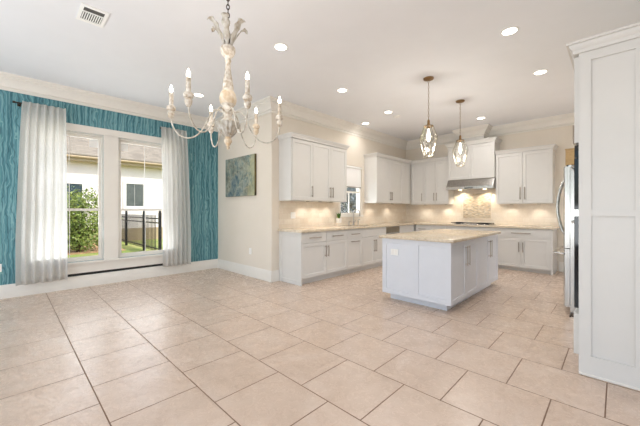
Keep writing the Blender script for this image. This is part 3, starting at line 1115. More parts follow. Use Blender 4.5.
# faucet, soap pump, plant
fa = empty('kitchen_faucet', 'nickel gooseneck faucet behind the sink', 'faucet', (-4.225, 5.42, TOP))
MB().lathe([(0.0, 0), (0.03, 0), (0.03, 0.012), (0.02, 0.02), (0.018, 0.09), (0, 0.09)], (0, 0, 0.0005), 18).build('base', 'nickel', fa, smooth=True)
pts = [(0, 0, 0.09), (0, 0, 0.26)] + [(0.085 - 0.085 * math.cos(t), 0, 0.26 + 0.085 * math.sin(t)) for t in [PI * i / 10 for i in range(1, 11)]] + [(0.17, 0, 0.20)]
MB().tube(pts, [0.012] * (len(pts) - 2) + [0.014, 0.016], 10).build('spout', 'nickel', fa, smooth=True)
MB().tube([(0, 0.018, 0.06), (0, 0.05, 0.075), (0.01, 0.075, 0.115)], [0.008, 0.007, 0.006], 8).build('lever', 'nickel', fa, smooth=True)
for (yy, hh, lab, nm) in ((5.60, 0.10, 'small nickel soap pump right of the faucet', 'soap_pump'), (5.27, 0.07, 'small nickel sprayer left of the faucet', 'side_sprayer')):
    s = empty(nm, lab, 'soap pump' if nm == 'soap_pump' else 'sprayer', (-4.235, yy, TOP))
    MB().lathe([(0.0, 0), (0.022, 0), (0.022, 0.008), (0.012, 0.014), (0.011, hh), (0.0, hh)], (0, 0, 0.0005), 16).build('base', 'nickel', s, smooth=True)
    MB().tube([(0, 0, hh + 0.001), (0, 0, hh + 0.02), (0.05, 0, hh + 0.022), (0.06, 0, hh + 0.01)], 0.007, 8).build('nozzle', 'nickel', s, smooth=True)
lg = MB().box((XK + 0.0125, 4.88, TOP + 0.0005), (XK + 0.10, 5.05, TOP + 0.065))
struct(lg.build('trim_32', 'splash_y'), 'beige stone ledge step on the backsplash under the plant', 'trim')
PZ = TOP + 0.0655
pp = empty('potted_plant', 'small green plant in a square white pot left of the faucet', 'plant', (XK + 0.056 + 0.012, 4.965, PZ))
pt = MB()
for (z0_, z1_, h0, h1) in ((0.0, 0.095, 0.036, 0.044),):
    v0 = [pt.bm.verts.new((sx * h0, sy * h0, z0_)) for sx, sy in ((-1, -1), (1, -1), (1, 1), (-1, 1))]
    v1 = [pt.bm.verts.new((sx * h1, sy * h1, z1_)) for sx, sy in ((-1, -1), (1, -1), (1, 1), (-1, 1))]
    v2 = [pt.bm.verts.new((sx * (h1 - 0.005), sy * (h1 - 0.005), z1_)) for sx, sy in ((-1, -1), (1, -1), (1, 1), (-1, 1))]
    v3 = [pt.bm.verts.new((sx * (h1 - 0.006), sy * (h1 - 0.006), z1_ - 0.015)) for sx, sy in ((-1, -1), (1, -1), (1, 1), (-1, 1))]
    pt.bm.faces.new(v0[::-1])
    pt.bm.faces.new(v3)
    for A, B in ((v0, v1), (v1, v2), (v2, v3)):
        for q in range(4):
            pt.bm.faces.new((A[q], A[(q + 1) % 4], B[(q + 1) % 4], B[q]))
pt.build('pot', 'ceramic', pp)
MB().box((-0.036, -0.036, 0.0805), (0.036, 0.036, 0.084)).build('soil', 'soil', pp)


def leaf_mb(mb, base_, direction, length, width, droop, n=6):
    d = Vector(direction).normalized()
    side = d.cross(Vector((0, 0, 1)))
    side = side.normalized() if side.length > 1e-4 else Vector((1, 0, 0))
    p = Vector(base_)
    rows = []
    for i in range(n + 1):
        t = i / n
        w_ = width * math.sin(PI * min(0.98, t * 0.9 + 0.08)) * 0.5
        rows.append((mb.bm.verts.new(p - side * w_ + Vector((0, 0, 0.15 * w_))), mb.bm.verts.new(p + side * w_ + Vector((0, 0, 0.15 * w_)))))
        d = (d + Vector((0, 0, -droop / n))).normalized()
        p = p + d * (length / n)
    for r0, r1 in zip(rows, rows[1:]):
        mb.bm.faces.new((r0[0], r0[1], r1[1], r1[0]))


rl = random.Random(4)
for i in range(16):
    mb = MB()
    an = i * 2.4
    el = 0.9 + rl.random() * 2.2
    leaf_mb(mb, (0.01 * math.cos(an), 0.01 * math.sin(an), 0.086), (math.cos(an) * 0.45, math.sin(an) * 0.45, el), 0.10 + 0.06 * rl.random(), 0.034, 0.5)
    lf = mb.build('leaf', 'leaf', pp, smooth=True)
for i in range(4):
    mb = MB()
    leaf_mb(mb, (0, -0.015, 0.086), (0.3 - 0.2 * i, -0.9, 0.9 + 0.2 * i), 0.10, 0.026, 0.6)
    o = mb.build('leaf', 'leaf_lime', pp, smooth=True)
    o['label'] = 'yellow green leaf'

# ------------------------------------------------------------------ island
IX0, IX1, IY0, IY1 = -2.395, -1.455, 3.755, 5.75
ISL = empty('kitchen_island', 'pale grey panelled kitchen island in the middle of the kitchen', 'kitchen island', ((IX0 + IX1) / 2, (IY0 + IY1) / 2, 0))
hx, hy = (IX1 - IX0) / 2, (IY1 - IY0) / 2
ITOP = 0.865
MB().box((-hx + 0.001, -hy + 0.001, 0.10), (hx - 0.001, hy, ITOP)).build('body', 'island', ISL)
MB().box((-hx + 0.065, -hy + 0.09, 0.001), (hx - 0.075, hy - 0.05, 0.0995)).build('toe_kick', 'island', ISL)
mb = MB()
shaker(mb, -hx, 0.10, -hx + 0.48, ITOP, -hy, 0.02, 0.06, 0.010)
shaker(mb, -hx + 0.4805, 0.10, hx + 0.02, ITOP, -hy, 0.02, 0.06, 0.010)
mb.build('front_panel', 'island', ISL)
for i in range(4):
    wdr = (IY1 - IY0) / 4
    y0 = -hy + i * wdr
    m_ = shaker(MB(), 0.002, 0.102, wdr - 0.002, ITOP - 0.004, 0, 0.02, 0.055, 0.009)
    dr = m_.build('door', 'island', ISL)
    dr.rotation_euler = (0, 0, RX)
    dr.location = (hx, y0, 0)
    pull(dr, wdr - 0.04 if i % 2 == 0 else 0.04, 0.66, 0.26, True, -0.02, 'nickel', 0.006)
plate('', (-2.205 - ISL.location.x, -hy - 0.0105 - 0.0005 + 0.0, 0.68), '-y', 0.115, 0.085, parent=ISL, name='outlet_plate')
iw = MB().box((IX0 - 0.04, IY0 - 0.06, ITOP + 0.0005), (IX1 + 0.06, IY1 + 0.04, ITOP + 0.037), 0.007)
tag(iw.build('island_worktop', 'granite', smooth=40), 'cream speckled granite worktop on the grey island', 'countertop')

# ------------------------------------------------------------------ oven tower, refrigerator side
TX = -0.215
TD = XR - TX - 0.003
TW = 0.80
T0 = 3.105
tw = empty('oven_cabinet', 'tall white panelled oven cabinet at the right edge', 'cabinet', (TX, T0 + TW, 0), -RX)
MB().box((0.001, 0.001, 0.10), (TW - 0.001, TD, 0.462)).box((0.001, 0.001, 1.775), (TW - 0.001, TD, 2.46)).box((0.001, 0.035, 0.462), (0.02, TD, 1.775)).box((TW - 0.02, 0.035, 0.462), (TW - 0.001, TD, 1.775)).build('body', 'cabinet', tw)
MB().box((0.001, 0.06, 0.001), (TW - 0.001, TD, 0.0995)).build('toe_kick', 'cabinet', tw)
o = shaker(MB(), 0.004, 0.138, TW - 0.004, 0.452, 0, 0.032, 0.05, 0.008).build('drawer', 'cabinet', tw)
pull(o, 0.605, 0.385, 0.12, False, -0.032, 'bronze')
for (x0_, x1_) in ((0.004, TW / 2 - 0.001), (TW / 2 + 0.001, TW - 0.004)):
    o = shaker(MB(), x0_, 1.785, x1_, 2.45, 0, 0.028, 0.055, 0.008).build('door', 'cabinet', tw)
    pull(o, TW / 2 + (-0.04 if x0_ < 0.1 else 0.04), 1.92, 0.16, True, -0.028)
# panelled side facing the dining room (plane y = 3.105 .. 3.08)
sp_ = MB()
xa, xb_, xm0, xm1 = TX, XR - 0.003, 0.09, 0.16
Wp = xb_ - xa
yb0 = 0.0
for (ax, bx_) in ((xa, 0.125), (0.1255, xb_)):
    pass
us_ = [0.0, 0.072, xm0 - xa, xm1 - xa, Wp - 0.07, Wp]
vs_ = [0.0015, 0.155, 1.215, 1.262, 2.395, 2.462]
sp_.slab(us_, vs_, lambda u, v: (u < us_[1] or us_[2] < u < us_[3] or u > us_[4]) or (v < vs_[1] or vs_[2] < v < vs_[3] or v > vs_[4]), 'xz', -0.0255, -0.012)
sp_.box((0, -0.0118, 0.0015), (Wp, -0.001, 2.462))
sd_ = sp_.build('side_panel', 'cabinet', tw)
sd_.rotation_euler = (0, 0, RX)
sd_.location = (TW, 0, 0)
shoe = MB().box((0, -0.034, 0.0015), (Wp, -0.0258, 0.022), 0.003).build('base_shoe', 'trim', tw)
shoe.rotation_euler = (0, 0, RX)
shoe.location = (TW, 0, 0)
# cornice round front and side
prof = [(0, 0), (0.012, 0), (0.014, 0.025), (0.032, 0.05), (0.036, 0.066), (0.05, 0.068), (0.05, 0.085), (0, 0.085)]
cb = MB()
pts_ = [((0, -0.021), (0, -1)), ((TW + 0.026, -0.021), (1, -1)), ((TW + 0.026, TD), (1, 0))]
rings = [[cb.bm.verts.new((p[0] + n_[0] * o_, p[1] + n_[1] * o_, 2.463 + z_)) for o_, z_ in prof] for p, n_ in pts_]
for ra, rb_ in zip(rings, rings[1:]):
    for j in range(len(prof)):
        cb.bm.faces.new((ra[j], ra[(j + 1) % len(prof)], rb_[(j + 1) % len(prof)], rb_[j]))
cb.bm.faces.new(rings[0])
cb.bm.faces.new(rings[-1])
cb.box((0, -0.021, 2.4635), (TW + 0.026, TD, 2.54))
cb.build('cornice', 'cabinet', tw, smooth=30)
# double oven
ov = empty('double_oven', 'black glass double wall oven in the tall white cabinet', 'oven', (TX, T0 + TW, 0.465), -RX)
MB().box((0.022, 0.036, 0.0), (TW - 0.022, 0.55, 1.305)).build('body', 'black', ov)
MB().box((0.004, 0.002, 0.0), (TW - 0.004, 0.0345, 1.308)).build('frame', 'steel', ov)
for (za, zb_) in ((0.03, 0.745), (0.80, 1.20)):
    d_ = MB().box((0.006, -0.029, za), (TW - 0.006, 0.0015, zb_), 0.003).build('door', 'black_glass', ov)
    MB().tube([(0.08, -0.062, zb_ - 0.05), (TW - 0.08, -0.062, zb_ - 0.05)], 0.011, 10).tube([(0.1, -0.0292, zb_ - 0.05), (0.1, -0.062, zb_ - 0.05)], 0.008, 6).tube([(TW - 0.1, -0.0292, zb_ - 0.05), (TW - 0.1, -0.062, zb_ - 0.05)], 0.008, 6).build('handle', 'steel', d_, smooth=True)
MB().box((0.006, -0.028, 1.206), (TW - 0.006, 0.0015, 1.30), 0.003).build('control_panel', 'black_glass', ov)
# pantry between oven and refrigerator
pw = 0.76
Pa = T0 + TW + 0.004
cabinet('pantry_cabinet', 'tall white pantry cabinet hidden behind the oven cabinet', (TX, Pa + pw), -RX, pw, TD, 0, 2.46,
        [('door', 0, pw / 2, 0.115, 1.2, (pw / 2 - 0.04, 1.05, 0.2, True)), ('door', pw / 2, pw, 0.115, 1.2, (pw / 2 + 0.04, 1.05, 0.2, True)),
         ('door', 0, pw / 2, 1.2, 2.45, (pw / 2 - 0.04, 1.35, 0.2, True)), ('door', pw / 2, pw, 1.2, 2.45, (pw / 2 + 0.04, 1.35, 0.2, True))])
# refrigerator
FY0, FW = 4.73, 0.90
FX = -0.492
fr_ = empty('refrigerator', 'stainless french door refrigerator beyond the oven cabinet', 'refrigerator', (FX, FY0 + FW, 0), -RX)
MB().box((0.0, 0.085, 0.02), (FW, XR - FX - 0.06, 1.785)).build('body', 'steel', fr_)
for fx_ in (0.06, FW - 0.06):
    MB().lathe([(0, 0), (0.025, 0), (0.025, 0.019), (0, 0.019)], (fx_, 0.16, 0.0005), 12).build('foot', 'black', fr_)


def bowed(x0, x1, z0, z1, bow=0.022):
    n = 10
    out = [(x0, 0.08)]
    for i in range(n + 1):
        t = i / n
        x = x0 + (x1 - x0) * t
        e = 0.012 if i in (0, n) else 0.0
        out.append((x, bow - bow * math.sin(PI * (x / FW)) ** 0.8 + e))
    out.append((x1, 0.08))
    return MB().prism(out, 2, z0, z1)


for (x0, x1, hx_) in ((0.002, FW / 2 - 0.002, FW / 2 - 0.05), (FW / 2 + 0.002, FW - 0.002, FW / 2 + 0.05)):
    d_ = bowed(x0, x1, 0.80, 1.785).build('door', 'steel', fr_, smooth=50)
    ph_ = [(hx_, -0.0 - 0.085 * math.sin(PI * i / 12) ** 0.7, 0.93 + 0.74 * i / 12) for i in range(13)]
    MB().tube(ph_, 0.013, 10).build('handle', 'steel', d_, smooth=True)
d_ = bowed(0.002, FW - 0.002, 0.09, 0.79).build('freezer_drawer', 'steel', fr_, smooth=50)
MB().tube([(0.06, 0.02, 0.72), (0.06, -0.07, 0.73), (0.12, -0.085, 0.73), (FW - 0.12, -0.085, 0.73), (FW - 0.06, -0.07, 0.73), (FW - 0.06, 0.02, 0.72)], 0.013, 10).build('handle', 'steel', d_, smooth=True)
bx = empty('storage_box', 'tan woven storage box on top of the refrigerator', 'box', (-0.265, FY0 + 0.28, 1.786))
bf = MB()
for qx in (-0.15, 0.15):
    for qy in (-0.22, 0.22):
        bf.box((qx - 0.03, qy - 0.03, 0.0003), (qx + 0.03, qy + 0.03, 0.0195))
bf.build('feet', 'black', bx)
bt = MB()
bt.slab([-0.19, -0.178, 0.178, 0.19], [-0.26, -0.248, 0.248, 0.26], lambda u, v: abs(u) > 0.178 or abs(v) > 0.248, 'xy', 0.0315, 0.205)
bt.box((-0.19, -0.26, 0.02), (0.19, 0.26, 0.031))
bt.build('basket', 'tan_box', bx)
MB().slab([-0.195, -0.176, 0.176, 0.195], [-0.265, -0.246, 0.246, 0.265], lambda u, v: abs(u) > 0.176 or abs(v) > 0.246, 'xy', 0.2055, 0.216).build('rim', 'tan_box', bx)


# ------------------------------------------------------------------ chandelier
CXY = (-2.373, 1.319)
chd = empty('chandelier', 'distressed white six-arm candle chandelier with metal leaf crown', 'chandelier', (CXY[0], CXY[1], 1.77), math.radians(60.9))
# local z = 0 at bottom of finial (world 1.77); local x = right, y = forward from the camera
zo = 1.77
colp = [(0.0, 2.00), (0.045, 2.0), (0.055, 2.015), (0.05, 2.03), (0.034, 2.04), (0.03, 2.06), (0.036, 2.075), (0.050, 2.085), (0.054, 2.10),
        (0.05, 2.115), (0.042, 2.125), (0.044, 2.14), (0.058, 2.155)]
MB().lathe([(r, z - zo) for r, z in colp] + [(0.0, 2.155 - zo)], n=24).build('spool', 'distressed', chd, smooth=True)
band = [(0.0, 2.156), (0.058, 2.156), (0.066, 2.18), (0.068, 2.21), (0.062, 2.245), (0.05, 2.265), (0.0, 2.266)]
MB().lathe([(r, z - zo) for r, z in band], n=48, flute=0.04, nf=12).build('turned_band', 'distressed_gold', chd, smooth=True)
up = [(0.0, 2.267), (0.044, 2.267), (0.047, 2.29), (0.040, 2.35), (0.028, 2.42), (0.021, 2.48), (0.020, 2.51), (0.028, 2.525), (0.024, 2.54), (0.03, 2.555),
      (0.05, 2.575), (0.060, 2.60), (0.062, 2.63), (0.055, 2.642), (0.0, 2.642)]
MB().lathe([(r, z - zo) for r, z in up], n=24).build('column', 'distressed', chd, smooth=True)
bowl = [(0.0, 1.88), (0.03, 1.88), (0.06, 1.91), (0.082, 1.95), (0.098, 1.985), (0.094, 1.998), (0.0, 1.9985)]
MB().lathe([(r, z - zo) for r, z in bowl], n=60, flute=0.05, nf=15).build('bowl', 'leaf_metal', chd, smooth=True)
fin = [(0.0, 1.77), (0.008, 1.775), (0.016, 1.79), (0.011, 1.803), (0.02, 1.815), (0.034, 1.84), (0.030, 1.862), (0.02, 1.872), (0.026, 1.879), (0.0, 1.8795)]
MB().lathe([(r, z - zo) for r, z in fin], n=20).build('finial', 'distressed_gold', chd, smooth=True)


def spline(pts, sub=5):
    P = [Vector(p) for p in pts]
    P = [P[0] * 2 - P[1]] + P + [P[-1] * 2 - P[-2]]
    out = []
    for i in range(1, len(P) - 2):
        for j in range(sub):
            t = j / sub
            a, b, c, d = P[i - 1], P[i], P[i + 1], P[i + 2]
            out.append(0.5 * ((2 * b) + (c - a) * t + (2 * a - 5 * b + 4 * c - d) * t * t + (3 * b - a - 3 * c + d) * t ** 3))
    out.append(P[-2])
    return out


arm_prof = [(0.05, 2.09), (0.10, 2.10), (0.145, 2.05), (0.19, 1.95), (0.25, 1.875), (0.32, 1.85), (0.385, 1.875), (0.428, 1.94), (0.44, 2.005)]
for deg, tone in ((180, 'd'), (232, 'd'), (288, 'd'), (0, 'd'), (53, 'g'), (111, 'd')):
    a = math.radians(deg)
    ca, sa = math.cos(a), math.sin(a)
    armo = MB().tube(spline([(r * ca, r * sa, z - zo) for r, z in arm_prof]), 0.0062, 8).build('arm', 'white_arm', chd, smooth=True)
    cup = [(0.0, 2.0), (0.012, 2.0), (0.024, 2.02), (0.027, 2.045), (0.018, 2.058), (0.032, 2.066), (0.036, 2.085), (0.028, 2.10), (0.02, 2.104), (0.0, 2.105)]
    cupo = MB().lathe([(r, z - zo) for r, z in cup], (0.44 * ca, 0.44 * sa, 0), 18).build('candle_cup', 'distressed' if tone == 'd' else 'distressed_gold', chd, smooth=True)
    MB().lathe([(0.0, 2.1055 - zo), (0.017, 2.1055 - zo), (0.0165, 2.205 - zo), (0.012, 2.21 - zo), (0.0, 2.21 - zo)], (0.44 * ca, 0.44 * sa, 0), 16).build('candle_sleeve', 'distressed', cupo, smooth=True)
    MB().lathe([(0.0, 2.2105 - zo), (0.008, 2.211 - zo), (0.0135, 2.225 - zo), (0.012, 2.245 - zo), (0.005, 2.265 - zo), (0.0, 2.275 - zo)], (0.44 * ca, 0.44 * sa, 0), 14).build('bulb', 'bulb', cupo, smooth=True)
# metal leaves
for i in range(6):
    a = math.radians(20 + 60 * i)
    ca, sa = math.cos(a), math.sin(a)
    prof_ = [(0.03, 2.643), (0.05, 2.70), (0.085, 2.76), (0.115, 2.81), (0.145, 2.838), (0.168, 2.83), (0.174, 2.812)]
    ctr = spline([(r * ca, r * sa, z - zo) for r, z in prof_], 5)
    mb = MB()
    rows = []
    nn = len(ctr)
    for j, p in enumerate(ctr):
        t = j / (nn - 1)
        wd_ = (0.008 + 0.028 * math.sin(PI * min(1, t * 1.02)) ** 0.8) * (0.82 + 0.18 * math.cos(t * 9 * PI)) * (1 if t < 0.96 else 0.5)
        s3 = Vector((-sa, ca, 0))
        o3 = Vector((ca, sa, 0))
        rows.append([mb.bm.verts.new(p + s3 * (wd_ * q) + o3 * (-0.25 * wd_ * q * q)) for q in (-1, -0.5, 0, 0.5, 1)])
    for r0, r1 in zip(rows, rows[1:]):
        for q in range(4):
            mb.bm.faces.new((r0[q], r0[q + 1], r1[q + 1], r1[q]))
    lo = mb.build('metal_leaf', 'leaf_metal', chd, smooth=70)
    so2 = lo.modifiers.new('thickness', 'SOLIDIFY')
    so2.thickness = 0.003
    so2.offset = 0
# chain and canopy


def chain_mb(z0, z1, link=0.045, wd=0.011, r=0.0028):
    mb = MB()
    n = max(2, int((z1 - z0) / (link * 0.78)))
    stp = (z1 - z0) / n
    for i in range(n):
        zc = z0 + (i + 0.5) * stp
        L = stp * 0.62
        pts__ = []
        for j in range(13):
            t = 2 * PI * j / 12
            x, z = wd * math.cos(t), L * math.sin(t)
            pts__.append((x, 0, zc + z) if i % 2 else (0, x, zc + z))
        mb.tube(pts__, r, 6, cap=False)
    return mb


chain_mb(2.645 - zo, 3.145 - zo, 0.045, 0.012, 0.0042).build('chain', 'bronze', chd, smooth=True)
MB().lathe([(0.0, 3.135 - zo), (0.02, 3.135 - zo), (0.05, 3.15 - zo), (0.065, 3.17 - zo), (0.068, CEIL - 0.0005 - zo), (0.0, CEIL - 0.0005 - zo)], n=24).build('canopy', 'distressed', chd, smooth=True)
cl = bpy.data.lights.new('chandelier_glow', 'POINT')
cl.energy = 7 * LAMP
cl.color = (1.0, 0.91, 0.80)
cl.shadow_soft_size = 0.4
clo = bpy.data.objects.new('chandelier_glow', cl)
COL.objects.link(clo)
clo.parent = chd
clo.location = (0, 0, 0.62)


# ------------------------------------------------------------------ pendants
def pendant(label, x, y):
    z0 = 2.035
    r = empty('pendant_lantern', label, 'pendant light', (x, y, z0), math.radians(12), 'lantern pendants over the island')
    n = 8
    zs = [(0.0, 0.062), (0.275, 0.128), (0.44, 0.066)]
    cage = MB()
    gl = MB()
    rows = []
    for z, rad in zs:
        rows.append([Vector((rad * math.cos(2 * PI * i / n), rad * math.sin(2 * PI * i / n), z)) for i in range(n)])
    for i in range(n):
        cage.tube([rows[0][i], rows[1][i], rows[2][i]], 0.0032, 6)
    for row in rows:
        for i in range(n):
            cage.tube([row[i], row[(i + 1) % n]], 0.0042 if row is not rows[1] else 0.003, 6)
    cage.build('cage', 'pale_brass', r, smooth=True)
    gr = [[gl.bm.verts.new(v * 0.985 if False else Vector((v.x * 0.985, v.y * 0.985, v.z))) for v in row] for row in rows]
    for A, B in zip(gr, gr[1:]):
        for i in range(n):
            gl.bm.faces.new((A[i], A[(i + 1) % n], B[(i + 1) % n], B[i]))
    gl.build('glass', 'lantern_glass', r)
    MB().lathe([(0, 0.441), (0.07, 0.441), (0.066, 0.452), (0.02, 0.46), (0.017, 0.53), (0.009, 0.54), (0, 0.541)], n=20).build('cap', 'brass', r, smooth=True)
    MB().lathe([(0, 0.405), (0.014, 0.405), (0.014, 0.44), (0, 0.4405)], n=14).build('socket', 'brass', r, smooth=True)
    MB().lathe([(0, 0.22), (0.012, 0.225), (0.024, 0.26), (0.026, 0.30), (0.018, 0.36), (0.013, 0.40), (0.012, 0.4045), (0, 0.4045)], n=16).build('bulb', 'pendant_bulb', r, smooth=True)
    chain_mb(0.541, CEIL - 0.028 - z0, 0.05, 0.009, 0.0024).build('chain', 'brass', r, smooth=True)
    MB().lathe([(0, CEIL - 0.032 - z0), (0.03, CEIL - 0.032 - z0), (0.07, CEIL - 0.018 - z0), (0.074, CEIL - 0.0005 - z0), (0, CEIL - 0.0005 - z0)], n=28).build('canopy', 'brass', r, smooth=True)
    d = bpy.data.lights.new('pendant_glow', 'POINT')
    d.energy = 11 * LAMP
    d.color = (1.0, 0.95, 0.88)
    d.shadow_soft_size = 0.05
    o_ = bpy.data.objects.new('pendant_glow', d)
    COL.objects.link(o_)
    o_.parent = r
    o_.location = (0, 0, 0.17)
    return r


pendant('brass and glass lantern pendant over the near end of the island', -1.975, 4.30)
pendant('brass and glass lantern pendant over the far end of the island, nearest the range hood', -1.985, 5.58)


# ------------------------------------------------------------------ ceiling fittings
def downlight(label, x, y, e=22):
    r = empty('recessed_light', label, 'ceiling light', (x, y, CEIL), group='recessed ceiling lights')
    MB().lathe([(0.068, -0.0065), (0.078, -0.0065), (0.088, -0.001), (0.088, -0.0004), (0.068, -0.0004)], n=28, closed=True).build('trim_ring', 'white_plastic', r, smooth=30)
    MB().lathe([(0.0, -0.0045), (0.0675, -0.0045), (0.0675, -0.0006), (0, -0.0006)], n=28).build('lens', 'lens', r)
    d = bpy.data.lights.new('recessed_lamp', 'SPOT')
    d.energy = e * LAMP
    d.spot_size = math.radians(165)
    d.spot_blend = 0.9
    d.shadow_soft_size = 0.07
    d.color = (1.0, 0.97, 0.94)
    o_ = bpy.data.objects.new('recessed_lamp', d)
    COL.objects.link(o_)
    o_.parent = r
    o_.location = (0, 0, -0.02)
    return r


for lab, x, y, e_ in (('lit recessed ceiling light just right of the chandelier', -2.84, 2.26, 20),
                  ('lit recessed ceiling light at the top of the photo, nearest the tall cabinet', -0.83, 3.77, 30),
                  ('lit recessed ceiling light beside the upper edge of the tall oven cabinet', -0.77, 5.19, 52),
                  ('lit recessed ceiling light above the near wall cabinet of the sink run', -3.16, 3.76, 28),
                  ('lit recessed ceiling light next to the white ceiling disc', -3.22, 5.23, 46),
                  ('lit recessed ceiling light close to the crown moulding above the kitchen window', -4.00, 5.56, 18),
                  ('lit recessed ceiling light in front of the range hood', -2.04, 6.92, 36),
                  ('lit recessed ceiling light seen behind the chandelier candles', -5.01, 2.25, 16)):
    downlight(lab, x, y, e_)
sm = empty('smoke_detector', 'round white ceiling disc beside a lit recessed light', 'smoke detector', (-3.22, 5.55, CEIL))
MB().lathe([(0, -0.03), (0.05, -0.03), (0.066, -0.02), (0.07, -0.0005), (0, -0.0005)], n=28).build('cover', 'white_plastic', sm, smooth=35)
MB().lathe([(0, -0.034), (0.012, -0.034), (0.014, -0.0305), (0, -0.0305)], n=12).build('test_button', 'ceramic', sm)

cv = empty('ceiling_vent', 'white slatted air vent in the ceiling above the dining area', 'vent', (-3.715, 0.60, CEIL))
vx, vy = 0.165, 0.11
MB().slab([-vx, -vx + 0.045, vx - 0.04, vx], [-vy, -vy + 0.028, vy - 0.028, vy], lambda u, v: not (-vx + 0.045 < u < vx - 0.04 and abs(v) < vy - 0.028), 'xy', -0.010, -0.0005).build('frame', 'white_plastic', cv)
MB().box((-vx + 0.0455, -vy + 0.0285, -0.003), (vx - 0.0405, vy - 0.0285, -0.0006)).build('backing', 'dark_slot', cv)
for i in range(9):
    yy = -vy + 0.038 + i * (2 * vy - 0.076) / 8
    MB().box((-vx + 0.046, yy - 0.004, -0.0095), (0.03, yy + 0.004, -0.0035)).build('slat', 'white_plastic', cv)
MB().box((0.035, -vy + 0.029, -0.0095), (0.05, vy - 0.029, -0.0035)).build('divider', 'white_plastic', cv)


# ------------------------------------------------------------------ under-cabinet puck lights
def puck(label, x, y, z, n, e=3.2):
    r = empty('puck_light', label, 'puck light', (x, y, z), group='lit puck lights under the wall cabinets')
    MB().lathe([(0.026, -0.014), (0.034, -0.014), (0.036, -0.0005), (0.026, -0.0005)], n=20, closed=True).build('rim', 'nickel', r, smooth=30)
    MB().lathe([(0.0, -0.0125), (0.0255, -0.0125), (0.0255, -0.001), (0, -0.001)], n=20).build('lens', 'puck', r)
    d = bpy.data.lights.new('puck_lamp', 'SPOT')
    d.energy = e * LAMP
    d.spot_size = math.radians(130)
    d.spot_blend = 0.7
    d.shadow_soft_size = 0.02
    d.color = (1.0, 0.92, 0.82)
    o_ = bpy.data.objects.new('puck_lamp', d)
    COL.objects.link(o_)
    o_.parent = r
    o_.location = (0, 0, -0.025)
    return r


for lab, y in (('lit puck under the cabinet left of the kitchen window, nearest the painting', 3.95), ('lit puck under the cabinet left of the kitchen window, middle one', 4.28), ('lit puck under the cabinet left of the kitchen window, nearest the window', 4.60)):
    puck(lab, XK + 0.17, y, UZ0, 0)
puck('lit puck under the corner wall cabinet, nearest the kitchen window', XK + 0.17, 6.15, UZ0, 0)
puck('lit puck under the corner wall cabinet, deeper toward the corner', XK + 0.17, 6.95, UZ0, 0)
puck('lit puck under the back cabinet left of the hood, nearest the corner', -3.67, YB - 0.16, UZ0 - 0.02, 0)
puck('lit puck under the back cabinet left of the hood, nearest the hood', -3.12, YB - 0.16, UZ0 - 0.02, 0)
puck('lit puck under the cabinet right of the hood, nearest the hood', -1.68, YB - 0.16, UZ0 - 0.03, 0)
puck('lit puck under the cabinet right of the hood, nearest the refrigerator', -1.18, YB - 0.16, UZ0 - 0.03, 0)

# ------------------------------------------------------------------ garden and neighbouring house
GZ = -0.18
lawn = MB().box((-40, -25, GZ - 0.3), (XL - WT - 0.002, 45, GZ)).box((XL - WT - 0.002, YB + WT + 0.002, GZ - 0.3), (20, 45, GZ)).build('ground_lawn', 'lawn')
struct(lawn, 'sunlit green lawn outside the dining windows', 'lawn')
struct(MB().box((-15.9, -10, GZ), (-12.6, 3.0, GZ + 0.02)).build('ground_mulch', 'mulch'), 'pale mulch bed under the shrubs', 'mulch bed')
HX = -16.5
nh = empty('neighbor_house', 'cream neighbouring house with tan shingle roof beyond the lawn', 'house', (HX, 4.0, GZ))
MB().box((-6, -22, 0.0005), (0, 26, 3.55)).build('wall', 'house_wall', nh)
MB().box((0.0005, -22, 0.0005), (0.05, 26, 0.58)).build('plinth', 'fascia', nh)
MB().box((-5.9, -22.5, 3.551), (0.35, 26.5, 3.60)).build('soffit', 'fascia', nh)
MB().box((0.352, -22.5, 3.50), (0.40, 26.5, 3.72)).build('fascia', 'fascia', nh)
MB().prism([(0.5, 3.725), (0.5, 3.77), (-4.5, 8.2), (-5.9, 8.2), (-5.9, 3.725)], 1, -22.5, 26.5).build('roof', 'shingle', nh)
MB().tube([(0.46, -22.4, 3.66), (0.46, 26.4, 3.66)], 0.055, 8).build('gutter', 'fascia', nh)


def hwin(y, z0, z1, wd, shut):
    wroot = MB().slab([y - wd / 2 - 0.12, y - wd / 2, y + wd / 2, y + wd / 2 + 0.12], [z0 - 0.12, z0, z1, z1 + 0.12], lambda u, v: not (abs(u - y) < wd / 2 and z0 < v < z1), 'yz', 0.0015, 0.06).build('window', 'trim', nh)
    if shut:
        s = MB()
        for hf in (0, 1):
            ya = y - wd / 2 + hf * wd / 2
            s.box((0.004, ya + 0.01, z0 + 0.01), (0.02, ya + wd / 2 - 0.01, z1 - 0.01))
            nl = 13
            for i in range(nl):
                zc = z0 + 0.06 + i * (z1 - z0 - 0.12) / (nl - 1)
                s.box((0.02, ya + 0.04, zc - 0.028), (0.045, ya + wd / 2 - 0.04, zc + 0.012))
        s.build('shutter', 'shutter', wroot)
    else:
        MB().box((0.004, y - wd / 2 + 0.001, z0 + 0.001), (0.02, y + wd / 2 - 0.001, z1 - 0.001)).build('pane', 'dark_pane', wroot)


hwin(0.30, 1.62, 2.68, 0.72, True)
hwin(-2.35, 1.3, 2.55, 1.3, False)
hwin(14.0, 0.9, 2.6, 1.2, False)
# low planter wall behind the fence

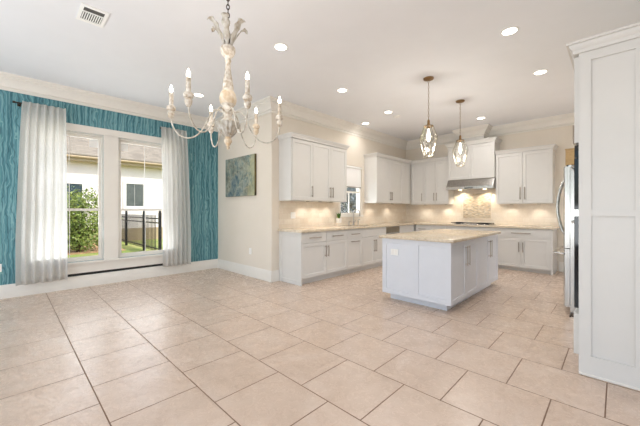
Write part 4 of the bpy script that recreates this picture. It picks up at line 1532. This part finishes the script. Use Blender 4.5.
# fence: iron pickets
fn = empty('iron_fence', 'black iron picket fence crossing the lawn', 'fence', (-13.4, 3.45, GZ))
for px in (-2.6, -1.0, 1.3, 2.9):
    MB().box((px - 0.04, -0.04, 0.0005), (px + 0.04, 0.04, 1.36), 0.006).lathe([(0, 0), (0.03, 0.0), (0.045, 0.03), (0.0, 0.075)], (px, 0, 1.36), 10).build('post', 'black', fn)
for z in (0.18, 1.02, 1.16):
    MB().box((-2.56, -0.015, z - 0.018), (2.86, 0.015, z + 0.018)).build('rail', 'black', fn)
for i in range(36):
    x = -2.48 + i * 0.14
    if any(abs(x - q) < 0.06 for q in (-2.6, -1.0, 1.3, 2.9)):
        continue
    MB().box((x - 0.011, 0.0155, 0.08), (x + 0.011, 0.035, 1.27)).build('picket', 'black', fn)


def shrub(label, x, y, h, wx, wy, n, seed, material='foliage', group='garden shrubs', ls=0.11):
    rn = random.Random(seed)
    r = empty('leafy_shrub', label, 'shrub', (x, y, GZ + 0.02), group=group)
    st_ = MB()
    tips = []
    for i in range(11):
        a = rn.uniform(0, 2 * PI)
        rr = rn.uniform(0.25, 0.95)
        tx, ty, tz = math.cos(a) * wx * rr * 0.8, math.sin(a) * wy * rr * 0.8, h * rn.uniform(0.55, 1.0) * (1.05 - 0.35 * rr)
        st_.tube([(0.06 * math.cos(a), 0.06 * math.sin(a), 0), (tx * 0.35, ty * 0.35, tz * 0.4), (tx * 0.75, ty * 0.75, tz * 0.75), (tx, ty, tz)], [0.022, 0.017, 0.011, 0.005], 6)
        tips.append((tx, ty, tz))
    st_.build('stems', 'bark', r, smooth=True)
    fo = MB()
    for i in range(n):
        t = rn.choice(tips)
        q = rn.random() ** 0.6
        s_ = 0.22 + 0.15 * (1 - q)
        if rn.random() < 0.55:
            px_, py_, pz_ = t[0] * q, t[1] * q, t[2] * q
        else:
            a = rn.uniform(0, 2 * PI)
            e = rn.uniform(0.05, 0.86)
            rad = (0.75 + 0.25 * rn.random()) * (math.sin(PI * (0.18 + 0.80 * e)) ** 0.6)
            px_, py_, pz_ = wx * rad * math.cos(a) * 0.9, wy * rad * math.sin(a) * 0.9, h * e
        c = Vector((px_ + rn.gauss(0, s_ * 0.5), py_ + rn.gauss(0, s_ * 0.5), max(0.06, pz_ + rn.gauss(0, s_ * 0.4))))
        d_ = Vector((rn.gauss(0, 1), rn.gauss(0, 1), rn.gauss(0.3, 0.7))).normalized()
        s3 = d_.orthogonal().normalized()
        s3 = (Matrix.Rotation(rn.uniform(0, 6.28), 3, d_) @ s3)
        L = ls * rn.uniform(0.7, 1.3)
        nrm_ = d_.cross(s3)
        a0 = fo.bm.verts.new(c)
        a1 = fo.bm.verts.new(c + d_ * L * 0.5 + s3 * L * 0.24 + nrm_ * L * 0.06)
        a2 = fo.bm.verts.new(c + d_ * L)
        a3 = fo.bm.verts.new(c + d_ * L * 0.5 - s3 * L * 0.24 + nrm_ * L * 0.06)
        fo.bm.faces.new((a0, a1, a2, a3))
    fo.build('foliage', material, r)
    return r


shrub('bright green loose shrub nearest the house window, below the left sash', -13.2, 1.75, 2.35, 0.9, 0.95, 5200, 5)
shrub('grey green shrub seen through the kitchen window', -9.2, 11.6, 3.2, 1.5, 1.9, 4500, 9, 'foliage_grey', ls=0.2)
tag(MB().lathe([(0.0, -0.09), (0.05, -0.075), (0.085, -0.03), (0.09, 0.0), (0.085, 0.03), (0.05, 0.075), (0.0, 0.09)], n=20).build('garden_ball', 'black', smooth=True, loc=(-10.9, 2.35, GZ + 0.095)),
    'small black ball lying on the lawn below the fence', 'ball')
